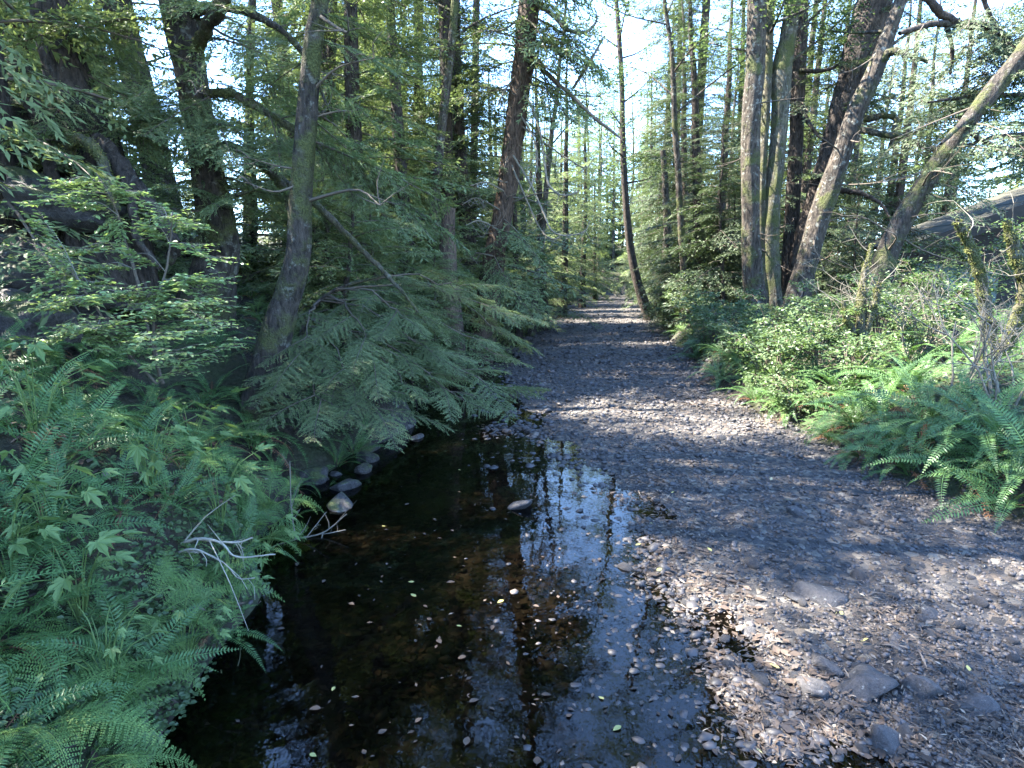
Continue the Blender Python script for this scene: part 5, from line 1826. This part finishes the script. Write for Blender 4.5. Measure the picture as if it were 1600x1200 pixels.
LM_LEFT = [('the grey boulder', P(40, 470, 5.8)), ('the pale leaved shrub', hb), ('the slim mossy trunk', hit(440, 525)), ('the swollen hemlock base', hit(335, 460)), ('the mossy rounded boulder', hit(520, 700)), ('the pale forked dead branch', hit(300, 850)), ('the mossed branch in the pool', hit(240, 1110)), ('the bright broad leaves', hit(300, 720))]
tries = 0
while len(items) < 92 and tries < 20000:
    tries += 1
    y = 1 / (1 / 1.9 + rg.uniform() * (1 / 11 - 1 / 1.9)) if rg.uniform() < 0.7 else rg.uniform(2, 11)
    d = rg.uniform(0.04, 3.2) if rg.uniform() < 0.7 else rg.uniform(0.02, 0.6)
    x = float(xl(y)) - d
    z = hz1(x, y)
    q = to_px((x, y, z))
    if not (-220 < q[0] < 620 and 250 < q[1] < 1330):
        continue
    if 6.3 < y < 7.4 and abs(x + 2.6) < 0.4:
        continue
    if not far_enough(x, y, 0.33 + 0.025 * y):
        continue
    spots.append((x, y))
    s = rg.uniform(0.52, 0.85) * (0.78 if d < 0.5 else 1.0)
    kind = 'sword' if rg.uniform() < 0.93 else 'lady'
    t = make_fern(rg, x, y, s * (0.8 if kind == 'lady' else 1), kind, dead=int(rg.integers(1, 4)))
    t['group'] = 'ferns on the shaded bank'
    items.append((t, (x, y, z), 'dark sword fern' if kind == 'sword' else 'pale feathery fern'))
for px, py, s in [(60, 620, 0.75), (150, 665, 0.7), (100, 730, 0.62), (30, 770, 0.7), (205, 705, 0.6), (185, 800, 0.55), (85, 825, 0.6), (255, 650, 0.65), (35, 690, 0.7), (130, 880, 0.5), (20, 860, 0.6), (60, 940, 0.55), (150, 590, 0.75), (330, 620, 0.7), (390, 690, 0.65), (430, 740, 0.55), (350, 760, 0.55), (270, 780, 0.5), (110, 1010, 0.5), (10, 1030, 0.6)]:
    g = hit(px, py)
    t = make_fern(rg, g[0], g[1], s, 'sword', dead=int(rg.integers(1, 4)))
    t['group'] = 'ferns on the shaded bank'
    items.append((t, tuple(g), 'dark sword fern'))
for px, py, s in [(120, 1215, 0.62), (205, 1040, 0.42), (395, 850, 0.6), (420, 790, 0.55), (300, 935, 0.5), (235, 975, 0.45), (40, 1150, 0.6), (160, 1130, 0.4)]:
    g = hit(px, py)
    t = make_fern(rg, g[0], g[1], s, 'lady', 9, dead=0)
    t['group'] = 'ferns on the shaded bank'
    items.append((t, tuple(g), 'pale feathery fern'))
rank_labels(items, LM_LEFT, '{ord} {word} out from {mark}')

items = []
LM_RIGHT = [('the pale straight alder', hit(1188, 530)), ('the forked mossy shrub', hit(1520, 690)), ('the short mossy shrub', hit(1345, 560)), ('the sunlit end of the gravel', hit(1440, 770)), ('the undercut bank', hit(1180, 640)), ('the leaning mossy trunk', hit(1366, 470))]
tries = 0
while len(items) < 105 and tries < 15000:
    tries += 1
    y = rg.uniform(5.2, 24)
    d = rg.uniform(0.1, 1.3) if rg.uniform() < 0.5 else rg.uniform(0.2, 6.0)
    x = float(xr(y)) + d
    z = hz1(x, y)
    q = to_px((x, y, z))
    if not (1010 < q[0] < 1750):
        continue
    if not far_enough(x, y, 0.38 + 0.02 * y):
        continue
    spots.append((x, y))
    kind = 'sword' if rg.uniform() < 0.78 else 'lady'
    t = make_fern(rg, x, y, rg.uniform(0.7, 1.1) * (0.8 if kind == 'lady' else 1), kind, dead=int(rg.integers(0, 3)))
    t['group'] = 'ferns on the sunny bank'
    items.append((t, (x, y, z), 'sword fern' if kind == 'sword' else 'light feathery fern'))
for px, py, s in [(1180, 628, 0.85), (1232, 645, 0.85), (1128, 592, 0.8), (1285, 640, 0.9), (1335, 665, 0.9), (1392, 700, 0.85), (1250, 612, 0.9), (1200, 590, 0.85), (1310, 622, 0.9), (1380, 650, 0.95), (1460, 660, 1.0), (1090, 560, 0.8), (1150, 570, 0.8), (1420, 610, 0.95), (1350, 600, 0.95), (1540, 680, 0.95), (1500, 755, 1.0), (1420, 745, 0.85), (1580, 790, 1.0), (1345, 715, 0.7), (1300, 690, 0.6), (1560, 715, 0.95), (1440, 690, 0.9), (1620, 745, 1.0)]:
    g = hit(px, py)
    t = make_fern(rg, g[0], g[1], s, 'sword', 14, dead=2)
    t['group'] = 'ferns on the sunny bank'
    items.append((t, tuple(g), 'sword fern'))
rank_labels(items, LM_RIGHT, '{ord} {word} beyond the bar, out from {mark}')

for k, (px, py, h, n, s, lab) in enumerate([
        (300, 720, 0.36, 9, 0.11, 'bright broad lobed leaves in the middle of the dark ferns'),
        (345, 830, 0.3, 8, 0.09, 'lobed leaves just above the pale forked dead branch'),
        (410, 900, 0.28, 9, 0.085, 'lobed leaves hanging over the dark pool edge'),
        (130, 985, 0.3, 7, 0.1, 'broad soft leaves between ferns near the lower corner'),
        (60, 700, 0.3, 8, 0.09, 'heart shaped leaves in shade below the grey boulder'),
        (80, 870, 0.25, 6, 0.08, 'small lobed plant beside drooping blue green ferns'),
        (235, 775, 0.3, 9, 0.09, 'lobed leaves under the thin upright bleached twig'),
        (365, 960, 0.2, 8, 0.06, 'tuft of small lobed leaves at the lip of the pool'),
        (20, 930, 0.3, 7, 0.1, 'pale lobed leaves at the edge of the frame among ferns'),
        (170, 1090, 0.2, 9, 0.05, 'patch of small round leaved stalks in the lower corner'),
        (290, 1060, 0.22, 8, 0.06, 'small leafy plant trailing to the water by the mossed branch')]):
    g = hit(px, py)
    leaf_plant(np.random.default_rng(800 + k), g[0], g[1], h + 0.3, n + 5, s * 1.35, lab)

# low ground cover near the lower corner
mb = MB()
rgc = np.random.default_rng(64)
n = 12000
y = 1 / (1 / 1.6 + rgc.uniform(0, 1, n) * (1 / 10 - 1 / 1.6))
x = xl(y) - np.where(rgc.uniform(0, 1, n) < 0.5, rgc.uniform(-0.05, 0.35, n), np.abs(rgc.normal(0, 0.8, n)))
cl = n_mid(np.stack([x, y], -1)) + 0.5 * n_fine(np.stack([x, y], -1))
k = cl > 0.05
x, y = x[k], y[k]
n = len(x)
z = hz(x, y) + rgc.uniform(0.02, 0.1, n)
a = rgc.uniform(0, 6.28, n)
D = np.stack([np.cos(a), np.sin(a), rgc.normal(0, 0.2, n)], -1)
N = unit(np.array([0.5, -0.3, 1.0]) + rgc.normal(0, 0.35, (n, 3)))
L = rgc.uniform(0.02, 0.042, n)
va = rgc.uniform(0.1, 0.8, n)
mb.polys(leaf_hex(np.stack([x, y, z], -1), D, N, L, L * 0.85), np.concatenate([va, va]))
n = 9000
y = rgc.uniform(5.0, 26, n)
x = xr(y) + np.abs(rgc.normal(0, 1.1, n))
cl = n_mid(np.stack([x, y], -1))
k = cl > -0.3
x, y = x[k], y[k]
n = len(x)
z = hz(x, y) + rgc.uniform(0.02, 0.14, n)
a = rgc.uniform(0, 6.28, n)
D = np.stack([np.cos(a), np.sin(a), rgc.normal(0, 0.2, n)], -1)
N = unit(np.array([-0.3, -0.3, 1.0]) + rgc.normal(0, 0.35, (n, 3)))
L = rgc.uniform(0.03, 0.07, n)
va = rgc.uniform(0.1, 0.8, n)
mb.polys(leaf_hex(np.stack([x, y, z], -1), D, N, L, L * 0.8), np.concatenate([va, va]))
tag(mb.build('ground_cover', M_SHRUB), kind='stuff')

# undergrowth further back on both banks
mb = MB()
rgc = np.random.default_rng(65)
n = 70000
y = 8 + 84 * rgc.uniform(0, 1, n) ** 1.5
sd_ = rgc.uniform(0, 1, n) < 0.55
dd = np.abs(rgc.normal(0, 5.5, n)) + 0.1
x = np.where(sd_, xl(y) - dd, xr(y) + dd)
cl = n_big(np.stack([x, y], -1) * 2.2) + 0.6 * n_mid(np.stack([x, y], -1))
k = (cl > -0.6) & (~((x > 0) & (y < 16) & (dd < 2)))
x, y, cl = x[k], y[k], cl[k]
n = len(x)
hgt = np.clip(0.2 + 0.2 * cl, 0.06, 0.6)
z = hz(x, y) + hgt * rgc.uniform(0.05, 1, n) ** 0.7
a = rgc.uniform(0, 6.28, n)
D = np.stack([np.cos(a), np.sin(a), rgc.normal(-0.1, 0.3, n)], -1)
N = unit(np.array([0, -0.2, 1.0]) + rgc.normal(0, 0.45, (n, 3)))
L = rgc.uniform(0.06, 0.12, n) * np.clip(y / 25, 0.8, 2.0)
mb.polys(leaf_quads(np.stack([x, y, z], -1), D, N, L, L * 0.6, 0.05), np.clip(0.35 + 0.2 * cl + rgc.normal(0, 0.15, n), 0, 1))
tag(mb.build('undergrowth', M_SHRUB), kind='stuff')

# ------------------------------------------------------------------ dead branches
def stick(name, label, paths, mat, seed, cat='branch'):
    p0 = P(paths[0][0][0], paths[0][0][1], paths[0][0][3])
    t = thing(name, label, cat, p0)
    rgs = np.random.default_rng(seed)
    for k, pth in enumerate(paths):
        o, rs = limb(t, 'twig' if k else 'stem', [(a, b, c * 0.8, e) for a, b, c, e in pth], mat, sides=6, seed=seed + k)
        L = np.linalg.norm(rs[-1, :3] - rs[0, :3])
        for q in range(4):
            b0 = rs[int(rgs.uniform(0.3, 0.98) * (len(rs) - 1))]
            e = b0[:3] + (unit(rs[-1, :3] - rs[0, :3]) * 0.7 + rgs.normal(0, 0.6, 3)) * L * rgs.uniform(0.12, 0.35)
            mbt = MB()
            mbt.tube(resample([b0[:3], (b0[:3] + e) / 2 + rgs.normal(0, 0.012, 3), e], 5), np.linspace(b0[3] * 0.6, 0.0012, 5), 4)
            mbt.build('twig', mat, t, np.array(t.location))
    return t


stick('dead_branch', 'pale forked dead branch lying across the ferns above the pool',
      [[(222, 874, 9, 3.6), (268, 855, 9, 3.55), (310, 842, 8, 3.5), (345, 848, 6, 3.45), (370, 870, 5, 3.4), (430, 866, 3.5, 3.35)],
       [(310, 842, 6, 3.5), (365, 848, 5, 3.5), (395, 840, 4, 3.5)], [(255, 875, 7, 3.5), (300, 858, 6, 3.45), (350, 880, 4, 3.4), (372, 903, 3, 3.35), (398, 903, 2, 3.3)], [(268, 862, 5, 3.5), (318, 862, 4, 3.45)]], M_PALE, 150)
stick('dead_branch', 'thin upright bleached twig forking above the left ferns',
      [[(190, 905, 4, 3.6), (195, 880, 4, 3.6), (166, 855, 4, 3.6), (157, 800, 4, 3.6), (160, 775, 3, 3.6)], [(152, 870, 4, 3.5), (180, 842, 4, 3.5), (212, 765, 2.5, 3.5)], [(172, 850, 3, 3.5), (183, 818, 2, 3.5)]], M_PALE, 160)
stick('dead_branch', 'grey twiggy branch reaching low over the dark pool',
      [[(405, 862, 5, 4.7), (460, 843, 5, 4.9), (505, 832, 4, 5.0), (542, 803, 2.5, 5.1)], [(462, 843, 3.5, 4.9), (455, 790, 3, 4.9), (453, 720, 2, 4.9)], [(490, 838, 3.5, 5), (540, 828, 2.5, 5.1)], [(505, 832, 3, 5), (500, 850, 2.5, 4.9), (497, 864, 2, 4.9)], [(480, 838, 3, 4.9), (510, 800, 2, 5.0)]], M_GREYTWIG, 170)
stick('dead_branch', 'mossed branch slanting out of the pool at the lower bank',
      [[(236, 1140, 13, 2.86), (280, 1118, 12, 2.92), (305, 1085, 11, 3.0), (335, 1065, 9, 3.1), (362, 1055, 7, 3.15), (382, 1040, 5, 3.2)], [(285, 1112, 8, 2.9), (297, 1125, 5, 2.88)], [(330, 1068, 5, 3.08), (300, 1072, 4, 3.05), (240, 1110, 3, 2.95)]], M_BARK_GREEN, 180)

# ------------------------------------------------------------------ woods on both sides: kinds built once, then copied
def tree_thing(name, cat, meshes, label=None):
    t = thing(name, label, cat)
    obj('trunk', meshes[0], t)
    obj('crown', meshes[1], t)
    return t


CON = [tree_thing('hemlock_tree', 'tree', conifer_meshes(900 + k, [17, 20, 15, 18][k], 0.24, [0.9, 1.8, 0.6, 2.4][k], [3.1, 3.4, 2.9, 3.0][k], [104, 116, 92, 100][k], MID, M_HEM, M_BARK_DARK, power=1.05)) for k in range(4)]
SPRC = [tree_thing('spruce_tree', 'tree', conifer_meshes(920 + k, [19, 16][k], 0.26, [2.0, 1.2][k], [2.9, 2.7][k], 104, MID, M_HEM2, M_BARK_DARK, power=1.0)) for k in range(2)]
FAR = [tree_thing('hemlock_tree', 'tree', conifer_meshes(940 + k, [19, 22, 17][k], 0.26, 0.6, 3.6, 110, LO, M_HEM, M_BARK_DARK)) for k in range(3)]
BRD = [tree_thing('alder_tree', 'tree', broadleaf_meshes(960 + k, [15, 13, 16][k], 0.15, [4.5, 3.5, 6][k], 2.8, 15, 34, 0.12, M_ALDER, M_BARK_ALDER)) for k in range(3)]
YNG = [tree_thing('young_hemlock', 'tree', conifer_meshes(980 + k, [4.2, 5.5, 3.2][k], 0.05, 0.25, [1.6, 1.9, 1.4][k], 60, MID, M_HEM, M_BARK_DARK, power=0.6, pitch=(-0.15, 0.4), sides=6)) for k in range(3)]


def shrub_thing(name, meshes, label=None):
    t = thing(name, label, 'shrub')
    obj('stem', meshes[0], t)
    obj('foliage', meshes[1], t)
    return t


YSP = [tree_thing('young_spruce', 'tree', conifer_meshes(990 + k, [4.6, 6.0][k], 0.06, 0.3, [1.7, 2.0][k], 64, MID, M_HEM2, M_BARK_DARK, power=0.6, pitch=(-0.2, 0.35), sides=6)) for k in range(2)]
SHR = [shrub_thing('salmonberry_shrub', shrub_meshes(1000 + k, [1.3, 1.0, 1.6, 2.2][k], [0.8, 0.7, 0.9, 1.3][k], 9, 15, [0.075, 0.07, 0.08, 0.085][k], M_SHRUB, M_TWIG, 'hex', 5)) for k in range(4)]
USED = set()


def plant(protos, k, x, y, s, group, rg, cat_z=-0.05, lean=0.03):
    o = protos[k % len(protos)]
    t = o if o.name not in USED else copy_tree(o)
    USED.add(t.name)
    t.location = (x, y, hz1(x, y) + cat_z)
    t.rotation_euler = (rg.normal(0, lean), rg.normal(0, lean), rg.uniform(0, 6.28))
    t.scale = (s, s, s * rg.uniform(0.9, 1.1))
    t['group'] = group
    return t


rg = np.random.default_rng(555)
LM_WL = [('the old stump', stump.location), ('the swollen hemlock', treeC.location), ('the slim mossy trunk', treeD.location), ('the curly branched cedar', cedar.location), ('the tall straight fir', P(699, 380, 17))]
LM_WR = [('the pale straight alder', E1.location), ('the thick dark spruce', E3.location), ('the shed', (SX, SY, 2)), ('the broken snag', F2.location), ('the leaning mossy trunk', E5.location)]
LM_END = [('the slender curved trunk', F1.location), ('the last of the gravel', (11, 78, 0)), ('the broken snag', F2.location)]
tsp = [tuple(t.location[:2]) for t in (stump, treeB, treeC, treeD, cedar, E1, E2, E3, E4, E5, E6, F1, F3, F4)]


def spaced(x, y, dm):
    return all((x - a) ** 2 + (y - b) ** 2 > dm * dm for a, b in tsp)


def wood(n, side, y0, y1, d0, d1, dm, pick, group, marks, smin, smax, fmt):
    items, tries = [], 0
    while len(items) < n and tries < 4000:
        tries += 1
        y = rg.uniform(y0, y1)
        d = d0 + (d1 - d0) * rg.uniform() ** 1.3
        x = float(xl(y)) - d if side < 0 else float(xr(y)) + d
        q = to_px((x, y, 2))
        if y < 1 and side > 0:
            continue
        if side > 0 and SX - 2.5 < x < SX + 9 and SY - 9 < y < SY + 8.5:
            continue
        # two glades in the shaded wood let the sky through
        if side < 0 and y > 6 and any(abs(q[0] - c) < 1500.0 / max(y, 4) + 30 for c in (262, 400)):
            continue
        if not spaced(x, y, dm):
            continue
        tsp.append((x, y))
        protos, word, low = pick(rg)
        t = plant(protos, int(rg.integers(9)), x, y, rg.uniform(smin, smax), group, rg)
        items.append((t, (x, y, 2.0 if y > 2 else 2.0), word))
    items = [(o, (p[0], max(p[1], 1.5), p[2]), w) for o, p, w in items]
    rank_labels(items, marks, fmt)


def pick_left(rg):
    u = rg.uniform()
    return (CON, 'hemlock', 0) if u < 0.62 else ((SPRC, 'dark spruce', 0) if u < 0.78 else (BRD, 'alder', 0))


def pick_right(rg):
    u = rg.uniform()
    return (CON, 'hemlock', 0) if u < 0.15 else ((SPRC, 'dark spruce', 0) if u < 0.72 else (BRD, 'alder', 0))


items = []
for px, py, dep, k, sc in [(565, 440, 13.5, 0, 0.8), (640, 430, 15, 2, 0.8), (735, 440, 18, 1, 0.9), (615, 415, 20, 3, 0.9), (850, 455, 26, 2, 0.85), (880, 455, 34, 0, 0.9), (910, 455, 46, 1, 0.9), (525, 420, 18, 1, 0.9), (930, 455, 62, 2, 0.9), (812, 470, 21, 0, 0.55)]:
    p = P(px, py, dep)
    tsp.append((p[0], p[1]))
    t = plant(CON, k, p[0], p[1], sc, 'hemlocks filling the shaded bank', rg)
    items.append((t, (p[0], p[1], 2), 'low branched hemlock'))
rank_labels(items, LM_WL, '{ord} {word} on the shaded bank, out from {mark}')
wood(19, -1, 10, 30, 2.0, 18, 2.2, pick_left, 'trees of the left wood', LM_WL, 0.8, 1.1, '{ord} {word} of the shaded wood, out from {mark}')
wood(28, -1, 30, 80, 0.8, 14, 2.4, pick_left, 'trees of the left wood beyond the cedar', LM_WL, 0.8, 1.15, '{ord} {word} far along the shaded bank, out from {mark}')
wood(14, 1, 21, 34, 1.0, 14, 2.2, pick_right, 'trees of the right wood', LM_WR, 0.75, 1.05, '{ord} {word} of the sunny wood, out from {mark}')
wood(26, 1, 34, 80, 0.8, 16, 2.4, pick_right, 'trees of the right wood beyond the snag', LM_WR, 0.8, 1.1, '{ord} {word} far along the sunny bank, out from {mark}')
for k, (x, y, kk, sc, lab) in enumerate([(-6.3, 3.4, 1, 0.95, 'tall hemlock out of view close by, added to shade the foreground'), (-8.6, 9.3, 3, 1.0, 'tall hemlock behind the lichened outcrop, added to shade the foreground'), (-7.6, -0.6, 0, 1.0, 'tall hemlock behind the viewer, added to shade the near ferns'), (-5.6, 6.9, 2, 0.85, 'hemlock between the outcrop and the old stump, added for shade on the gravel')]):
    tsp.append((x, y))  # hemlocks added on the sun side so their crowns shade the foreground
    t = plant(CON, kk, x, y, sc, 'trees added to shade the foreground', rg)
    t['label'] = lab
wood(1, -1, -4, 8, 5.5, 12, 3.4, pick_left, 'trees added to shade the foreground', LM_WL, 0.85, 1.1, '{ord} {word} added to shade the foreground, out from {mark}')  # one more tree added for foreground shade
wood(26, -1, 22, 74, 16, 42, 3.0, lambda r: (FAR, 'hemlock', 0), 'trees deep in the left wood', LM_WL, 0.85, 1.15, '{ord} {word} deep in the shaded wood, out from {mark}')
wood(26, 1, 26, 76, 15, 44, 2.8, lambda r: (FAR, 'hemlock', 0) if r.uniform() < 0.6 else (BRD, 'alder', 0), 'trees deep in the right wood', LM_WR, 0.85, 1.1, '{ord} {word} deep in the sunny wood, out from {mark}')
for k, (px, dep, kk, sc, lab) in enumerate([(905, 72, 0, 1.5, 'pale alder closing the left of the gap upstream'), (932, 86, 1, 1.8, 'pale alder in the middle of the gap upstream'), (955, 90, 2, 1.55, 'tall pale alder behind the slender curved trunk'), (880, 60, 1, 1.1, 'pale alder leaning over the far dark pool'), (978, 93, 0, 1.65, 'pale alder at the right of the gap upstream'), (1000, 66, 1, 1.35, 'pale alder just right of the slender curved trunk'), (918, 95, 2, 1.75, 'tallest pale alder far beyond the end of the gravel')]):
    x = dep * (px - 800) / FPX
    t = plant(BRD, kk, x, dep, sc, 'pale alders closing the creek upstream', rg)
    t['label'] = lab
    tsp.append((x, dep))
for k, (px, dep, kk, sc, lab) in enumerate([(1018, 48, 0, 1.0, 'dark spruce just right of the slender curved trunk'), (1040, 56, 1, 1.2, 'dark spruce behind the broken snag'), (1000, 82, 0, 1.2, 'far dark spruce past the end of the gravel'), (890, 52, 1, 1.0, 'dark spruce leaning over the far left bend')]):
    x = dep * (px - 800) / FPX
    if x < xl(dep) - 0.2 or x > xr(dep) + 0.2:
        t = plant(SPRC, kk, x, dep, sc, 'spruces closing the creek upstream', rg)
        t['label'] = lab
        tsp.append((x, dep))
# the wood that closes the view where the creek bends away
items = []
tries = 0
while len(items) < 46 and tries < 6000:
    tries += 1
    y = rg.uniform(84, 118)
    x = rg.uniform(-6, 46)
    if x > xl(y) - 0.5 or not spaced(x, y, 2.4):
        continue
    tsp.append((x, y))
    u = rg.uniform()
    pr, w = (FAR, 'hemlock') if u < 0.55 else (BRD, 'pale alder')
    t = plant(pr, int(rg.integers(9)), x, y, rg.uniform(0.85, 1.35), 'trees where the creek bends away', rg)
    items.append((t, (x, y, 2), w))
rank_labels(items, LM_END, '{ord} {word} at the bend, out from {mark}')

# understorey
items = []
tries = 0
while len(items) < 80 and tries < 5000:
    tries += 1
    side = -1 if rg.uniform() < 0.62 else 1
    y = rg.uniform(9.5, 76) if side < 0 else rg.uniform(16, 76)
    d = rg.uniform(0.3, 5)
    x = float(xl(y)) - d if side < 0 else float(xr(y)) + d
    if not spaced(x, y, 0.9) or (side > 0 and x > SX - 3 and SY - 8 < y < SY + 8):
        continue
    tsp.append((x, y))
    t = plant(YNG if side < 0 else YSP, int(rg.integers(9)), x, y, rg.uniform(0.7, 1.15), 'young hemlocks along the shaded bank' if side < 0 else 'young spruces along the sunny bank', rg)
    items.append((t, (x, y, 1.5), 'young hemlock on the shaded bank' if side < 0 else 'young dark spruce on the sunny bank'))
rank_labels(items, LM_WL + LM_WR, '{ord} {word}, out from {mark}')

items = []
shr_spots = []
tries = 0
while len(items) < 155 and tries < 9000:
    tries += 1
    u = rg.uniform()
    if u < 0.42:
        side, y, d = 1, rg.uniform(9, 24), 0.2 + 4.8 * rg.uniform() ** 1.7
    elif u < 0.6:
        side, y, d = 1, rg.uniform(26, 80), rg.uniform(0.1, 4)
    elif u < 0.82:
        side, y, d = -1, rg.uniform(12, 82), rg.uniform(0.1, 4)
    else:
        side, y, d = -1, rg.uniform(82, 90), rg.uniform(0.1, 9)
    x = float(xl(y)) - d if side < 0 else float(xr(y)) + d
    if side > 0 and y < 14 and x > 0.62 * y + 0.6:
        continue
    if side > 0 and 12.5 < y < 21 and d > 1.3:
        continue
    if not all((x - a) ** 2 + (y - b) ** 2 > 0.55 ** 2 for a, b in shr_spots):
        continue
    shr_spots.append((x, y))
    t = plant(SHR, int(rg.integers(8)) if y > 20 else (3 if rg.uniform() < 0.1 and d > 1.5 else int(rg.integers(3))), x, y, rg.uniform(0.7, 1.15) * (0.85 if y < 14 else 1), 'leafy shrubs along the banks', rg)
    items.append((t, (x, y, 1.0), 'leafy shrub on the sunny bank' if side > 0 else 'leafy shrub on the shaded bank'))
rank_labels(items, LM_RIGHT + [('the curly branched cedar', cedar.location), ('the last of the gravel', (11, 78, 0)), ('the broken snag', F2.location), ('the tall straight fir', P(699, 380, 17)), ('the mouth of the far dark pool', P(830, 500, 30))], '{ord} {word}, out from {mark}')

for k, (px, py, kk, sc, lab) in enumerate([(1215, 615, 0, 0.85, 'leafy salmonberry leaning over the undercut bank'), (1165, 565, 1, 1.0, 'leafy salmonberry in front of the pale straight alder'), (1275, 590, 2, 0.7, 'tall leafy salmonberry between the alder clump and the bar'), (1240, 655, 1, 0.75, 'low leafy salmonberry right at the gravel edge'), (1325, 610, 0, 0.85, 'leafy salmonberry beside the short mossy shrub'), (1100, 545, 0, 0.8, 'leafy salmonberry at the bend of the sunny bank')]):
    g = hit(px, py)
    t = plant(SHR, kk, g[0], g[1], sc, 'leafy shrubs along the banks', rg)
    t['label'] = lab
for k, (px, dep, kk, sc, lab) in enumerate([(1440, 15.0, 3, 0.72, 'tall leafy shrub screening the low end of the shed roof'), (1520, 13.5, 3, 0.8, 'tall leafy shrub in front of the storage bin'), (1590, 12.0, 3, 0.85, 'tall leafy shrub by the right frame edge before the shed'), (1400, 17.0, 2, 1.2, 'round shrub below the shed eave'), (1480, 11.0, 1, 1.1, 'low shrub among twigs before the shed')]):
    t = plant(SHR, kk, dep * (px - 800) / FPX, dep, sc, 'leafy shrubs along the banks', rg)
    t['label'] = lab
for k, (px, dep, kk, sc, lab) in enumerate([(520, 10.5, 0, 0.85, 'young hemlock close behind the slim mossy trunk'), (590, 11.5, 1, 0.75, 'young hemlock rising behind the hanging spray'), (650, 10.8, 2, 0.8, 'small hemlock between the hanging spray and the rotten trunk'), (745, 14.8, 1, 0.7, 'young hemlock at the foot of the leaning cedar'), (470, 12.0, 1, 0.9, 'young hemlock in the gap behind the swollen hemlock base'), (690, 12.6, 0, 0.7, 'young hemlock hiding the bank by the hollow')]):
    x = dep * (px - 800) / FPX
    t = plant(YNG, kk, min(x, float(xl(dep)) - 0.2), dep, sc, 'young hemlocks along the banks', rg)
    t['label'] = lab
for k, (px, dep, kk, sc, lab) in enumerate([(1330, 21.5, 1, 0.8, 'young spruce between the thick spruce and the shed'), (1120, 22.0, 1, 0.95, 'bushy young spruce behind the ferns by the pale alder'), (1075, 25.0, 0, 1.0, 'bushy young spruce where the sunny bank turns'), (1150, 28.0, 1, 1.1, 'tall young spruce filling the gap left of the pale alder'), (1060, 31.0, 1, 1.1, 'young spruce beside the foot of the broken snag'), (1290, 25, 0, 1.0, 'young spruce in the shade behind the alder clump')]):
    t = plant(YSP, kk, dep * (px - 800) / FPX, dep, sc, 'young spruces along the sunny bank', rg)
    t['label'] = lab
# originals that were never planted go away
for lst in (CON, SPRC, FAR, BRD, YNG, YSP, SHR):
    for o in lst:
        if o.name not in USED:
            for ch in list(o.children):
                bpy.data.objects.remove(ch)
            bpy.data.objects.remove(o)
for o in S.objects:
    if '_path' in o:
        del o['_path']

# ------------------------------------------------------------------ thin air between the trees
mb = MB()
hx0, hx1, hy0, hy1, hz0_, hz1_ = -310, 410, -70, 720, -1.5, 45
mb.add([(hx0, hy0, hz0_), (hx1, hy0, hz0_), (hx1, hy1, hz0_), (hx0, hy1, hz0_), (hx0, hy0, hz1_), (hx1, hy0, hz1_), (hx1, hy1, hz1_), (hx0, hy1, hz1_)],
       [(0, 3, 2, 1), (4, 5, 6, 7), (0, 1, 5, 4), (1, 2, 6, 5), (2, 3, 7, 6), (3, 0, 4, 7)], 0.5, 0, False)
hm, hnt, hout = new_mat('haze')
pv = hnt.nodes.new('ShaderNodeVolumePrincipled')
pv.inputs['Color'].default_value = (0.85, 0.93, 1.0, 1)
pv.inputs['Density'].default_value = HAZE
pv.inputs['Anisotropy'].default_value = 0.2
hnt.links.new(pv.outputs[0], hout.inputs['Volume'])
if HAZE > 0:
    tag(mb.build('haze', hm), kind='stuff')
